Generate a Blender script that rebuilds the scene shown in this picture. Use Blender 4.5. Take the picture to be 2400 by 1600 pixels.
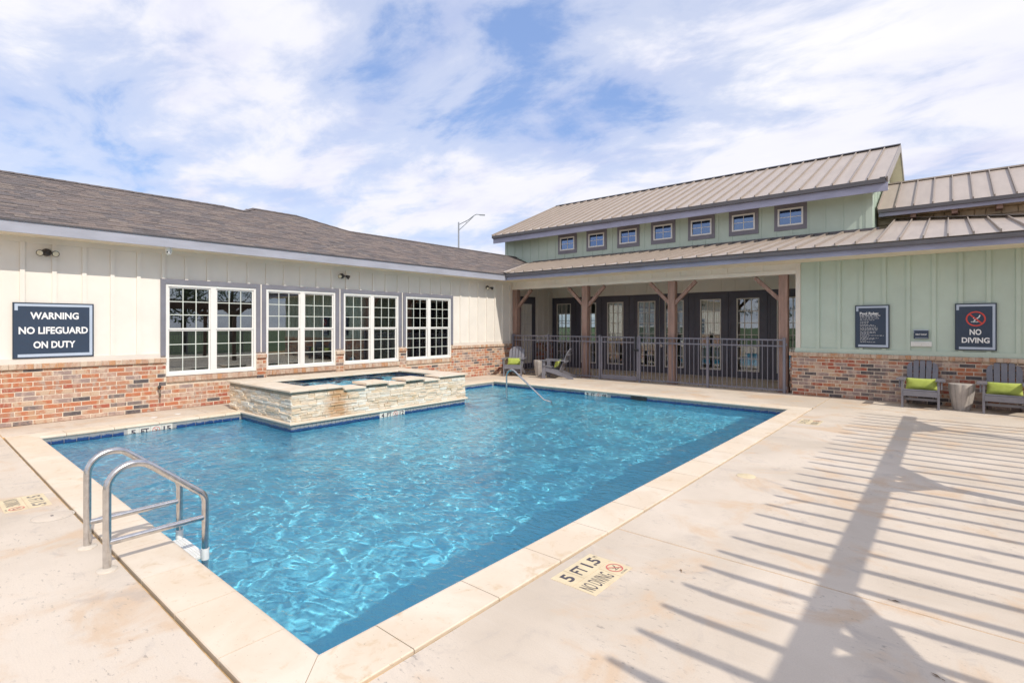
import bpy, bmesh, math, random
import numpy as np
from mathutils import Matrix, Vector, noise as mnoise

for _o in list(bpy.data.objects):
    bpy.data.objects.remove(_o)
SC = bpy.context.scene
COL = SC.collection
R = math.radians
random.seed(11)

# ------------------------------------------------------------------ camera
CAM_H = 1.676
YAW = 0.700106
FPX, V0 = 1217.57, 760.63            # focal length and horizon row, for a 2400 px wide frame
cam_d = bpy.data.cameras.new('camera')
cam = bpy.data.objects.new('camera', cam_d)
COL.objects.link(cam)
cam_d.sensor_width = 36.0
cam_d.sensor_fit = 'HORIZONTAL'
cam_d.lens = 36.0 * FPX / 2400.0
cam_d.shift_y = -(800 - V0) / 2400.0
cam_d.clip_start = 0.05
cam_d.clip_end = 6000
cam.location = (0, 0, CAM_H)
cam.rotation_euler = (R(90), 0, YAW)
SC.camera = cam

# ------------------------------------------------------------------ sun, sky, exposure
SUN_EL = R(43.8)
SUN_AZ = math.atan2(0.974, -0.224)   # from +Y towards +X
sdir = Vector((math.sin(SUN_AZ) * math.cos(SUN_EL), math.cos(SUN_AZ) * math.cos(SUN_EL), math.sin(SUN_EL)))
sun_d = bpy.data.lights.new('sun', 'SUN')
sun_d.energy = 2.05
sun_d.cycles.is_caustics_light = True
sun_d.angle = R(0.53)
sun_d.color = (1.0, 0.93, 0.82)
sun = bpy.data.objects.new('sun', sun_d)
sun.rotation_euler = sdir.to_track_quat('Z', 'Y').to_euler()
sun.location = (30, -8, 30)
COL.objects.link(sun)

world = bpy.data.worlds.new('World')
SC.world = world
world.use_nodes = True
wn, wl = world.node_tree.nodes, world.node_tree.links
wn.clear()
w_out = wn.new('ShaderNodeOutputWorld')
w_bg = wn.new('ShaderNodeBackground')
w_bg.inputs['Strength'].default_value = 0.12
w_sky = wn.new('ShaderNodeTexSky')
w_sky.sky_type = 'NISHITA'
w_sky.sun_disc = False
w_sky.sun_elevation = SUN_EL
w_sky.sun_rotation = SUN_AZ
w_sky.air_density = 1.0
w_sky.dust_density = 0.6
w_sky.ozone_density = 2.2


def wmath(op, a, b=None, c=None):
    n = wn.new('ShaderNodeMath')
    n.operation = op
    for i, v in enumerate((a, b, c)):
        if v is None:
            continue
        if isinstance(v, (int, float)):
            n.inputs[i].default_value = v
        else:
            wl.new(v, n.inputs[i])
    return n.outputs[0]


def wramp(fac, stops):
    n = wn.new('ShaderNodeValToRGB')
    cr = n.color_ramp
    cr.interpolation = 'EASE'
    while len(cr.elements) < len(stops):
        cr.elements.new(0.5)
    for e, (p, c) in zip(cr.elements, stops):
        e.position = p
        e.color = c if len(c) == 4 else (*c, 1)
    wl.new(fac, n.inputs[0])
    return n


def wnoise(vec, scale, detail, rough, dist=0.0):
    n = wn.new('ShaderNodeTexNoise')
    n.inputs['Scale'].default_value = scale
    n.inputs['Detail'].default_value = detail
    n.inputs['Roughness'].default_value = rough
    n.inputs['Distortion'].default_value = dist
    wl.new(vec, n.inputs['Vector'])
    return n.outputs['Fac']


w_tc = wn.new('ShaderNodeTexCoord')
w_sep = wn.new('ShaderNodeSeparateXYZ')
wl.new(w_tc.outputs['Generated'], w_sep.inputs[0])
zc = wmath('ADD', wmath('MAXIMUM', w_sep.outputs['Z'], 0.0), 0.16)
cx = wmath('DIVIDE', w_sep.outputs['X'], zc)
cy = wmath('DIVIDE', w_sep.outputs['Y'], zc)
w_cmb = wn.new('ShaderNodeCombineXYZ')
wl.new(cx, w_cmb.inputs[0])
wl.new(cy, w_cmb.inputs[1])
w_map = wn.new('ShaderNodeMapping')
w_map.inputs['Location'].default_value = (3.1, 1.7, 0.4)
w_map.inputs['Rotation'].default_value = (0, 0, R(25))
w_map.inputs['Scale'].default_value = (0.62, 1.0, 1.0)
wl.new(w_cmb.outputs[0], w_map.inputs[0])
big = wnoise(w_map.outputs[0], 0.85, 4.0, 0.5, 0.1)
w_map2 = wn.new('ShaderNodeMapping')
w_map2.inputs['Location'].default_value = (0.6, 5.2, 1.0)
w_map2.inputs['Rotation'].default_value = (0, 0, R(-32))
w_map2.inputs['Scale'].default_value = (0.85, 1.25, 1.0)
wl.new(w_cmb.outputs[0], w_map2.inputs[0])
fine = wnoise(w_map2.outputs[0], 2.5, 10.0, 0.60, 0.3)
cl = wmath('ADD', wmath('MULTIPLY', big, 0.72), wmath('MULTIPLY', fine, 0.80))


def sky_patch(u, v, width, amount, prev):
    # thins (or thickens) the cloud sheet around one direction of the sky
    d = Vector((-math.sin(YAW), math.cos(YAW), 0)) + Vector((math.cos(YAW), math.sin(YAW), 0)) * ((u - 1200) / FPX) + Vector((0, 0, (V0 - v) / FPX))
    d.normalize()
    n = wn.new('ShaderNodeVectorMath')
    n.operation = 'DOT_PRODUCT'
    wl.new(w_tc.outputs['Generated'], n.inputs[0])
    n.inputs[1].default_value = d
    g_ = wn.new('ShaderNodeMapRange')
    g_.interpolation_type = 'SMOOTHSTEP'
    g_.inputs[1].default_value = math.cos(width)
    g_.inputs[2].default_value = 1.0
    g_.inputs[3].default_value = 0.0
    g_.inputs[4].default_value = amount
    wl.new(n.outputs['Value'], g_.inputs[0])
    return wmath('ADD', prev, g_.outputs[0])


cl = sky_patch(1480, 40, R(20), -0.055, cl)
cl = sky_patch(1330, 260, R(15), -0.06, cl)
cl = sky_patch(1050, 130, R(10), -0.05, cl)
cl = sky_patch(80, 330, R(11), -0.08, cl)
cl = sky_patch(560, 470, R(10), -0.07, cl)
cl = sky_patch(2330, 360, R(12), -0.07, cl)
cl = sky_patch(500, 300, R(16), 0.06, cl)
cl = sky_patch(2100, 150, R(20), 0.03, cl)
cmask = wramp(cl, [(0.50, (0.04, 0.04, 0.04)), (0.66, (0.50, 0.50, 0.50)), (0.84, (1, 1, 1))])
shade = wnoise(w_map.outputs[0], 2.4, 7.0, 0.55, 0.15)
ccol = wramp(shade, [(0.30, (3.75, 3.85, 4.7)), (0.52, (4.6, 4.6, 5.0)), (0.70, (4.95, 4.9, 5.1))])
# a touch of whitening of the clear air, as in a humid sky
w_air = wn.new('ShaderNodeMix')
w_air.data_type = 'RGBA'
w_air.inputs[0].default_value = 0.65
wl.new(w_sky.outputs[0], w_air.inputs[6])
w_air.inputs[7].default_value = (1.2, 1.95, 3.9, 1)
w_mix = wn.new('ShaderNodeMix')
w_mix.data_type = 'RGBA'
wl.new(cmask.outputs[0], w_mix.inputs[0])
wl.new(w_air.outputs[2], w_mix.inputs[6])
wl.new(ccol.outputs[0], w_mix.inputs[7])
wl.new(w_mix.outputs[2], w_bg.inputs['Color'])
wl.new(w_bg.outputs[0], w_out.inputs[0])

SC.render.engine = 'CYCLES'
SC.view_settings.view_transform = 'Standard'
SC.view_settings.look = 'None'
SC.view_settings.exposure = 0.78
SC.view_settings.gamma = 1.0
SC.view_settings.use_curve_mapping = False
SC.cycles.max_bounces = 12
SC.cycles.diffuse_bounces = 7
SC.cycles.transparent_max_bounces = 16
SC.cycles.transmission_bounces = 8
SC.cycles.caustics_refractive = True
SC.cycles.caustics_reflective = False
SC.cycles.use_denoising = True
SC.cycles.sample_clamp_indirect = 6.0

# ------------------------------------------------------------------ materials
MATS = {}


def newmat(name):
    m = bpy.data.materials.new(name)
    m.use_nodes = True
    nt = m.node_tree
    b = nt.nodes['Principled BSDF']
    MATS[name] = m
    return m, nt, b


def nmix(nt, fac, a, b):
    n = nt.nodes.new('ShaderNodeMix')
    n.data_type = 'RGBA'
    for sock, v in ((n.inputs[0], fac), (n.inputs[6], a), (n.inputs[7], b)):
        if isinstance(v, (int, float)):
            sock.default_value = v
        elif isinstance(v, tuple):
            sock.default_value = (*v[:3], 1)
        else:
            nt.links.new(v, sock)
    return n.outputs[2]


def nmath(nt, op, a, b=None, clamp=False):
    n = nt.nodes.new('ShaderNodeMath')
    n.operation = op
    n.use_clamp = clamp
    for i, v in enumerate((a, b)):
        if v is None:
            continue
        if isinstance(v, (int, float)):
            n.inputs[i].default_value = v
        else:
            nt.links.new(v, n.inputs[i])
    return n.outputs[0]


def npos(nt, scale=(1, 1, 1), loc=(0, 0, 0), rot=(0, 0, 0)):
    g = nt.nodes.new('ShaderNodeNewGeometry')
    m = nt.nodes.new('ShaderNodeMapping')
    m.inputs['Scale'].default_value = scale
    m.inputs['Location'].default_value = loc
    m.inputs['Rotation'].default_value = rot
    nt.links.new(g.outputs['Position'], m.inputs[0])
    return m.outputs[0]


def nnoise(nt, vec, scale, detail=4.0, rough=0.55, dist=0.0):
    n = nt.nodes.new('ShaderNodeTexNoise')
    n.inputs['Scale'].default_value = scale
    n.inputs['Detail'].default_value = detail
    n.inputs['Roughness'].default_value = rough
    n.inputs['Distortion'].default_value = dist
    nt.links.new(vec, n.inputs['Vector'])
    return n.outputs['Fac']


def nrange(nt, v, a, b, c=0.0, d=1.0):
    n = nt.nodes.new('ShaderNodeMapRange')
    n.interpolation_type = 'SMOOTHSTEP'
    n.inputs[1].default_value = a
    n.inputs[2].default_value = b
    n.inputs[3].default_value = c
    n.inputs[4].default_value = d
    nt.links.new(v, n.inputs[0])
    return n.outputs[0]


def nbump(nt, b, h, strength, dist=0.01):
    n = nt.nodes.new('ShaderNodeBump')
    n.inputs['Strength'].default_value = strength
    n.inputs['Distance'].default_value = dist
    nt.links.new(h, n.inputs['Height'])
    nt.links.new(n.outputs[0], b.inputs['Normal'])


def paint(name, col, rough=0.55, var=0.12, scale=3.0, bump=0.0, dirt=None, metallic=0.0, stretch=(1, 1, 1)):
    """painted or plain surface with soft tone variation and optional dirt tone"""
    m, nt, b = newmat(name)
    v = npos(nt, stretch)
    n1 = nnoise(nt, v, scale, 5, 0.6)
    lo = tuple(c * (1 - var) for c in col)
    hi = tuple(min(1, c * (1 + var)) for c in col)
    c = nmix(nt, nrange(nt, n1, 0.3, 0.7), lo, hi)
    if dirt:
        n2 = nnoise(nt, v, scale * 2.7, 6, 0.65)
        c = nmix(nt, nrange(nt, n2, 0.58, 0.75, 0, 0.6), c, dirt)
    nt.links.new(c, b.inputs['Base Color'])
    b.inputs['Roughness'].default_value = rough
    b.inputs['Metallic'].default_value = metallic
    if bump:
        nbump(nt, b, nnoise(nt, v, 60, 3, 0.6), bump, 0.004)
    return m


M_CREAM = paint('cream_siding', (0.80, 0.75, 0.68), 0.6, 0.04, 1.3, 0.15)
M_GREEN = paint('sage_siding', (0.51, 0.60, 0.515), 0.6, 0.05, 1.3, 0.15)
M_TRIM = paint('pale_trim', (0.72, 0.66, 0.59), 0.55, 0.04, 2)
M_FASCIA = paint('lavender_grey_fascia', (0.36, 0.365, 0.42), 0.5, 0.10, 2.5, stretch=(1, 0.5, 2))
M_FASCIA2 = paint('slate_fascia', (0.36, 0.36, 0.47), 0.5, 0.12, 3, stretch=(0.5, 1, 2))
M_GUTTER = paint('dark_grey_metal', (0.105, 0.098, 0.105), 0.45, 0.08, 3)
M_SOFFIT = paint('tan_soffit', (0.80, 0.71, 0.56), 0.7, 0.05, 2)
M_CASING = paint('grey_casing', (0.195, 0.195, 0.23), 0.55, 0.08, 3)
M_CASING2 = paint('dark_casing', (0.20, 0.19, 0.225), 0.55, 0.08, 3)
M_VINYL = paint('white_vinyl', (0.80, 0.79, 0.76), 0.4, 0.02, 3)
M_MUNTIN = paint('pale_muntin', (0.66, 0.70, 0.64), 0.4, 0.02, 3)
M_DOOR = paint('charcoal_door', (0.088, 0.083, 0.108), 0.5, 0.12, 2)
M_DOORTRIM = paint('cream_door_trim', (0.72, 0.67, 0.61), 0.5, 0.05, 3)
M_METALROOF = paint('tan_metal_roof', (0.43, 0.365, 0.315), 0.42, 0.06, 1.4, stretch=(3, 0.6, 1))
M_SEAM = paint('shade_toned_seam', (0.32, 0.27, 0.23), 0.5, 0.06, 2)  # same metal as the pans; the ribs' shade is put into this darker tone
M_RIDGE = paint('tan_flashing', (0.33, 0.285, 0.25), 0.45, 0.06, 2)
M_WOODBROWN = paint('brown_stained_timber', (0.33, 0.21, 0.17), 0.7, 0.22, 5, 0.3, stretch=(3, 3, 0.35))
M_PERGOLA = paint('dark_pergola_timber', (0.13, 0.085, 0.065), 0.75, 0.25, 5, stretch=(0.5, 3, 3))
M_FENCE = paint('grey_fence_metal', (0.19, 0.185, 0.22), 0.42, 0.08, 4)
M_CHAIR = paint('grey_poly_lumber', (0.18, 0.178, 0.205), 0.36, 0.08, 6)
M_BLACK = paint('black_plastic', (0.02, 0.02, 0.022), 0.4, 0.1, 6)
M_WHITEP = paint('white_plastic', (0.78, 0.78, 0.75), 0.4, 0.04, 6, dirt=(0.5, 0.46, 0.38))
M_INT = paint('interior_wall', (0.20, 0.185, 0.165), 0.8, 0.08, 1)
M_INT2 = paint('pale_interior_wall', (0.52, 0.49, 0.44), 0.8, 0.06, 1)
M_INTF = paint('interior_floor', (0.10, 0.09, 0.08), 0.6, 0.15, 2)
M_SIGN = paint('navy_sign_face', (0.030, 0.049, 0.086), 0.45, 0.06, 3)
M_SIGNB = paint('sign_edge', (0.022, 0.036, 0.06), 0.45, 0.06, 3)
M_SIGNL = paint('pale_blue_sign_band', (0.46, 0.53, 0.64), 0.5, 0.03, 3)
M_WHITE = paint('white_lettering', (0.82, 0.82, 0.82), 0.5, 0.01, 3)
M_RED = paint('red_print', (0.62, 0.065, 0.05), 0.5, 0.03, 3)
M_INK = paint('dark_print', (0.075, 0.065, 0.08), 0.6, 0.15, 20)
M_INKFADE = paint('worn_print', (0.22, 0.19, 0.17), 0.7, 0.3, 25)
M_REDFADE = paint('worn_red_print', (0.60, 0.15, 0.13), 0.6, 0.1, 25)
M_TILEW = paint('white_marker_tile', (0.72, 0.68, 0.60), 0.3, 0.06, 8)
M_MARK = paint('cream_deck_marker', (0.70, 0.58, 0.38), 0.6, 0.07, 8)
M_FLANGE = paint('aged_cream_plastic', (0.62, 0.55, 0.46), 0.5, 0.08, 20, dirt=(0.45, 0.34, 0.22))
M_LENS = paint('pale_lamp_lens', (0.70, 0.64, 0.48), 0.15, 0.05, 8)
M_BRONZE = paint('dark_bronze', (0.045, 0.038, 0.035), 0.4, 0.1, 8)
M_BRASS = paint('dull_brass', (0.18, 0.14, 0.10), 0.4, 0.2, 20, metallic=0.6)
M_GALV = paint('galvanised_steel', (0.36, 0.37, 0.40), 0.45, 0.08, 2, metallic=0.5)
M_LAWN = paint('lawn', (0.075, 0.115, 0.035), 0.9, 0.35, 0.7, 0.5)
M_BARK = paint('bark', (0.10, 0.075, 0.055), 0.9, 0.3, 6, 0.6)
M_CAULK = paint('sandy_caulk', (0.50, 0.31, 0.13), 0.85, 0.4, 7, dirt=(0.62, 0.5, 0.36))
M_MORTAR = paint('pale_mortar', (0.68, 0.58, 0.465), 0.9, 0.10, 12, 0.4)
M_GROUT = paint('grey_grout', (0.36, 0.35, 0.34), 0.8, 0.15, 10)
M_STONEBACK = paint('stone_joint', (0.46, 0.38, 0.27), 0.9, 0.25, 14)


def m_leaf(name, col):
    m, nt, b = newmat(name)
    v = npos(nt)
    c = nmix(nt, nrange(nt, nnoise(nt, v, 2.2, 4), 0.3, 0.7), tuple(x * 0.55 for x in col), tuple(x * 1.4 for x in col))
    nt.links.new(c, b.inputs['Base Color'])
    b.inputs['Roughness'].default_value = 0.6
    return m


M_LEAF = m_leaf('leaf', (0.07, 0.11, 0.03))
M_LEAFDRY = m_leaf('dry_leaf', (0.20, 0.12, 0.06))


def m_pillow():
    m, nt, b = newmat('lime_fabric')
    v = npos(nt)
    c = nmix(nt, nrange(nt, nnoise(nt, v, 9, 4), 0.3, 0.7), (0.37, 0.44, 0.075), (0.45, 0.52, 0.11))
    nt.links.new(c, b.inputs['Base Color'])
    b.inputs['Roughness'].default_value = 0.9
    b.inputs['Sheen Weight'].default_value = 0.2
    nbump(nt, b, nnoise(nt, v, 220, 2), 0.25, 0.002)
    return m


M_LIME = m_pillow()


def m_concrete():
    m, nt, b = newmat('broom_finished_concrete')
    v = npos(nt)
    big = nnoise(nt, v, 0.55, 5, 0.6, 0.4)
    c = nmix(nt, nrange(nt, big, 0.32, 0.68), (0.56, 0.475, 0.38), (0.70, 0.605, 0.50))
    # warm mineral blotches
    b2 = nnoise(nt, npos(nt, (1, 1, 1), (3, 8, 0)), 1.5, 6, 0.62, 0.6)
    c = nmix(nt, nrange(nt, b2, 0.50, 0.66, 0, 0.8), c, (0.62, 0.45, 0.30))
    b3 = nnoise(nt, npos(nt, (1, 1, 1), (13, 4, 0)), 2.6, 7, 0.66, 0.8)
    c = nmix(nt, nrange(nt, b3, 0.54, 0.70, 0, 0.55), c, (0.44, 0.385, 0.34))
    # pale trowel streaks along X
    st = nnoise(nt, npos(nt, (1.2, 14, 1), (1, 2, 0)), 1.6, 6, 0.65)
    c = nmix(nt, nrange(nt, st, 0.50, 0.75, 0, 0.22), c, (0.67, 0.605, 0.53))
    st2 = nnoise(nt, npos(nt, (2.0, 30, 1), (7, 1, 0)), 1.2, 5, 0.7)
    c = nmix(nt, nrange(nt, st2, 0.58, 0.76, 0, 0.20), c, (0.36, 0.31, 0.27))
    # small dark scuffs and grit
    sp = nnoise(nt, npos(nt, (1, 2.2, 1), (4, 4, 0), (0, 0, 0.5)), 16, 4, 0.7)
    gate = nrange(nt, nnoise(nt, v, 1.1, 3, 0.5), 0.45, 0.62)
    c = nmix(nt, nmath(nt, 'MULTIPLY', nrange(nt, sp, 0.58, 0.68, 0, 0.6), gate), c, (0.22, 0.19, 0.17))
    gr = nnoise(nt, v, 120, 3, 0.7)
    c = nmix(nt, nrange(nt, gr, 0.35, 0.7, 0, 0.16), c, (0.36, 0.31, 0.27))
    nt.links.new(c, b.inputs['Base Color'])
    b.inputs['Roughness'].default_value = 0.82
    nbump(nt, b, nmath(nt, 'ADD', nmath(nt, 'MULTIPLY', st2, 0.6), gr), 0.28, 0.004)
    return m


M_CONC = m_concrete()


def m_travertine(name, c1, c2, c3, pit):
    m, nt, b = newmat(name)
    v = npos(nt)
    oi = nt.nodes.new('ShaderNodeObjectInfo')
    big = nnoise(nt, v, 1.7, 6, 0.6, 0.8)
    c = nmix(nt, nrange(nt, big, 0.3, 0.7), c1, c2)
    tone = nmath(nt, 'MULTIPLY', oi.outputs['Random'], 0.45)
    c = nmix(nt, tone, c, c3)
    bl = nnoise(nt, npos(nt, (1, 1, 1), (9, 2, 1)), 5.5, 6, 0.68, 0.5)
    c = nmix(nt, nrange(nt, bl, 0.54, 0.70, 0, 0.65), c, pit)
    sp = nnoise(nt, npos(nt, (1, 1, 1), (5, 3, 2)), 38, 4, 0.7)
    c = nmix(nt, nrange(nt, sp, 0.62, 0.72, 0, 0.6), c, tuple(x * 0.5 for x in pit))
    nt.links.new(c, b.inputs['Base Color'])
    b.inputs['Roughness'].default_value = 0.7
    nbump(nt, b, nmath(nt, 'ADD', sp, bl), 0.22, 0.005)
    return m


M_COPING = m_travertine('travertine_coping', (0.68, 0.565, 0.435), (0.77, 0.675, 0.555), (0.72, 0.585, 0.43), (0.60, 0.44, 0.27))

BRICK_COLS = {
    'brick_orange': ((0.50, 0.18, 0.09), (0.52, 0.32, 0.20)),
    'brick_red': ((0.40, 0.12, 0.075), (0.46, 0.27, 0.19)),
    'brick_rose': ((0.46, 0.29, 0.225), (0.58, 0.44, 0.34)),
    'brick_tan': ((0.57, 0.42, 0.30), (0.48, 0.22, 0.13)),
    'brick_mauve': ((0.34, 0.25, 0.225), (0.52, 0.39, 0.32)),
    'brick_grey': ((0.20, 0.165, 0.155), (0.35, 0.25, 0.21)),
    'brick_charcoal': ((0.105, 0.092, 0.095), (0.17, 0.14, 0.135)),
    'brick_mottled': ((0.46, 0.20, 0.115), (0.44, 0.34, 0.28)),
    'cap_pink': ((0.55, 0.40, 0.30), (0.47, 0.28, 0.19)),
    'cap_cream': ((0.60, 0.48, 0.37), (0.52, 0.36, 0.26)),
    'cap_orange': ((0.52, 0.28, 0.15), (0.55, 0.39, 0.28)),
}


def m_brick(name, a, bcol):
    m, nt, b = newmat(name)
    n1 = nnoise(nt, npos(nt, (1, 1, 0.45)), 9.0, 4, 0.6, 0.3)
    c = nmix(nt, nrange(nt, n1, 0.46, 0.60), a, bcol)
    n2 = nnoise(nt, npos(nt, (1, 1, 0.6), (5, 5, 5)), 15, 5, 0.65)
    lime = 0.25 if 'charcoal' in name else 0.7
    c = nmix(nt, nrange(nt, n2, 0.58, 0.74, 0, lime), c, (0.58, 0.46, 0.36))
    n3 = nnoise(nt, npos(nt), 70, 3, 0.7)
    c = nmix(nt, nrange(nt, n3, 0.35, 0.7, 0, 0.28), c, tuple(x * 0.5 for x in a))
    nt.links.new(c, b.inputs['Base Color'])
    b.inputs['Roughness'].default_value = 0.88
    nbump(nt, b, nmath(nt, 'ADD', n2, n3), 0.5, 0.005)
    return m


for _k, (_a, _b) in BRICK_COLS.items():
    m_brick(_k, _a, _b)


def m_stone(name, col):
    m, nt, b = newmat(name)
    v = npos(nt, (1, 1, 2.4))
    n1 = nnoise(nt, v, 9, 6, 0.66, 0.5)
    c = nmix(nt, nrange(nt, n1, 0.32, 0.68), tuple(x * 0.85 for x in col), tuple(min(0.85, x * 1.12) for x in col))
    n2 = nnoise(nt, npos(nt, (1, 1, 1.4), (2, 6, 1)), 3.2, 5, 0.62, 0.7)
    c = nmix(nt, nrange(nt, n2, 0.56, 0.72, 0, 0.5), c, (0.64, 0.46, 0.24))
    # rust run below the first spillway
    sp = nt.nodes.new('ShaderNodeSeparateXYZ')
    nt.links.new(npos(nt), sp.inputs[0])
    d = nmath(nt, 'ABSOLUTE', nmath(nt, 'ADD', sp.outputs['Y'], -5.18))
    wob = nmath(nt, 'MULTIPLY', nmath(nt, 'SUBTRACT', nnoise(nt, npos(nt), 7, 4, 0.6), 0.5), 0.5)
    run = nrange(nt, nmath(nt, 'ADD', d, wob), 0.02, 0.30, 0.8, 0.0)
    c = nmix(nt, run, c, (0.50, 0.27, 0.11))
    n3 = nnoise(nt, v, 42, 4, 0.7)
    c = nmix(nt, nrange(nt, n3, 0.6, 0.75, 0, 0.35), c, tuple(x * 0.5 for x in col))
    nt.links.new(c, b.inputs['Base Color'])
    b.inputs['Roughness'].default_value = 0.85
    nbump(nt, b, nmath(nt, 'ADD', n1, n3), 0.45, 0.008)
    return m


M_STONES = [m_stone('ledger_cream', (0.75, 0.645, 0.51)), m_stone('ledger_white', (0.79, 0.72, 0.62)),
            m_stone('ledger_gold', (0.72, 0.575, 0.41)), m_stone('ledger_sand', (0.74, 0.615, 0.47))]
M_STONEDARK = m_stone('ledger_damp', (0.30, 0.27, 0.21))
M_STONEW = paint('tan_wall_stone', (0.60, 0.48, 0.35), 0.9, 0.2, 3, 0.4)


def m_shingle(name, col):
    m, nt, b = newmat(name)
    n1 = nnoise(nt, npos(nt), 26, 4, 0.7)
    c = nmix(nt, nrange(nt, n1, 0.3, 0.7), tuple(x * 0.72 for x in col), tuple(x * 1.25 for x in col))
    n2 = nnoise(nt, npos(nt, (1, 1, 1), (3, 1, 4)), 1.3, 4, 0.6)
    c = nmix(nt, nrange(nt, n2, 0.4, 0.7, 0, 0.3), c, (0.22, 0.17, 0.145))
    nt.links.new(c, b.inputs['Base Color'])
    b.inputs['Roughness'].default_value = 0.95
    nbump(nt, b, nnoise(nt, npos(nt), 190, 2, 0.7), 0.5, 0.004)
    return m


M_SHING = [m_shingle('shingle_taupe', (0.150, 0.124, 0.117)), m_shingle('shingle_brown', (0.178, 0.142, 0.127)),
           m_shingle('shingle_grey', (0.135, 0.118, 0.117)), m_shingle('shingle_tan', (0.195, 0.16, 0.14)),
           m_shingle('shingle_dark', (0.115, 0.098, 0.095))]


def m_steel():
    m, nt, b = newmat('brushed_stainless')
    v = npos(nt, (1, 1, 1))
    n = nnoise(nt, v, 30, 4, 0.6)
    c = nmix(nt, nrange(nt, n, 0.3, 0.7), (0.56, 0.54, 0.53), (0.68, 0.66, 0.64))
    nt.links.new(c, b.inputs['Base Color'])
    b.inputs['Metallic'].default_value = 1.0
    b.inputs['Roughness'].default_value = 0.27
    nbump(nt, b, nnoise(nt, v, 160, 2), 0.05, 0.001)
    return m


M_STEEL = m_steel()


def m_table():
    m, nt, b = newmat('cast_concrete')
    v = npos(nt)
    n = nnoise(nt, v, 8, 6, 0.65)
    c = nmix(nt, nrange(nt, n, 0.3, 0.7), (0.36, 0.325, 0.30), (0.45, 0.41, 0.37))
    c = nmix(nt, nrange(nt, nnoise(nt, v, 90, 3), 0.6, 0.75, 0, 0.4), c, (0.2, 0.18, 0.17))
    nt.links.new(c, b.inputs['Base Color'])
    b.inputs['Roughness'].default_value = 0.8
    nbump(nt, b, n, 0.2, 0.004)
    return m


M_TABLE = m_table()


def m_tile():
    m, nt, b = newmat('cobalt_pool_tile')
    v = npos(nt)
    oi = nt.nodes.new('ShaderNodeObjectInfo')
    c = nmix(nt, nnoise(nt, v, 11, 4), (0.014, 0.042, 0.15), (0.03, 0.09, 0.26))
    c = nmix(nt, nmath(nt, 'MULTIPLY', oi.outputs['Random'], 0.5), c, (0.02, 0.06, 0.17))
    # lime scale line below the coping
    sp = nt.nodes.new('ShaderNodeSeparateXYZ')
    nt.links.new(v, sp.inputs[0])
    wob = nmath(nt, 'MULTIPLY', nmath(nt, 'SUBTRACT', nnoise(nt, npos(nt, (1, 1, 0.3)), 14, 4, 0.7), 0.5), 0.07)
    s = nrange(nt, nmath(nt, 'ADD', sp.outputs['Z'], wob), -0.108, -0.085, 0, 0.8)
    c = nmix(nt, s, c, (0.36, 0.36, 0.33))
    nt.links.new(c, b.inputs['Base Color'])
    b.inputs['Roughness'].default_value = 0.22
    return m


M_TILE = m_tile()
M_SPA = paint('dark_spa_plaster', (0.045, 0.075, 0.15), 0.5, 0.2, 8)


def m_plaster():
    m, nt, b = newmat('blue_pebble_plaster')
    v = npos(nt)
    c = nmix(nt, nrange(nt, nnoise(nt, v, 1.6, 5, 0.6), 0.3, 0.7), (0.25, 0.80, 0.97), (0.37, 0.88, 0.985))
    c = nmix(nt, nrange(nt, nnoise(nt, v, 55, 3, 0.7), 0.4, 0.7, 0, 0.3), c, (0.10, 0.54, 0.84))
    nt.links.new(c, b.inputs['Base Color'])
    b.inputs['Roughness'].default_value = 0.75
    return m


M_PLASTER = m_plaster()


def m_water(name, bump_scale, strength):
    m, nt, b = newmat(name)
    nt.nodes.remove(b)
    out = nt.nodes['Material Output']
    # refraction follows the modelled waves; the mirror-like reflection also picks up the finest wind chop
    rf = nt.nodes.new('ShaderNodeBsdfRefraction')
    rf.inputs['IOR'].default_value = 1.333
    rf.inputs['Roughness'].default_value = 0.0
    rf.inputs['Color'].default_value = (0.78, 0.955, 1.0, 1)
    gl = nt.nodes.new('ShaderNodeBsdfGlossy')
    gl.inputs['Roughness'].default_value = 0.03
    gl.inputs['Color'].default_value = (1, 1, 1, 1)
    bp = nt.nodes.new('ShaderNodeBump')
    bp.inputs['Strength'].default_value = strength
    bp.inputs['Distance'].default_value = 0.05
    wv = npos(nt, (1, 1.9, 1), (0, 0, 0), (0, 0, 0.55))
    h = nmath(nt, 'ADD', nnoise(nt, wv, 5.5, 2, 0.5, 1.0), nmath(nt, 'MULTIPLY', nnoise(nt, npos(nt, (1, 1.4, 1), (5, 0, 0), (0, 0, -0.4)), 13, 2, 0.5, 0.8), 0.45))
    nt.links.new(h, bp.inputs['Height'])
    nt.links.new(bp.outputs[0], gl.inputs['Normal'])
    fr = nt.nodes.new('ShaderNodeFresnel')
    fr.inputs['IOR'].default_value = 1.333
    nt.links.new(bp.outputs[0], fr.inputs['Normal'])
    mx = nt.nodes.new('ShaderNodeMixShader')
    nt.links.new(fr.outputs[0], mx.inputs[0])
    nt.links.new(rf.outputs[0], mx.inputs[1])
    nt.links.new(gl.outputs[0], mx.inputs[2])
    nt.links.new(mx.outputs[0], out.inputs['Surface'])
    return m


M_WATER = m_water('pool_water', 1, 0.45)


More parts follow.
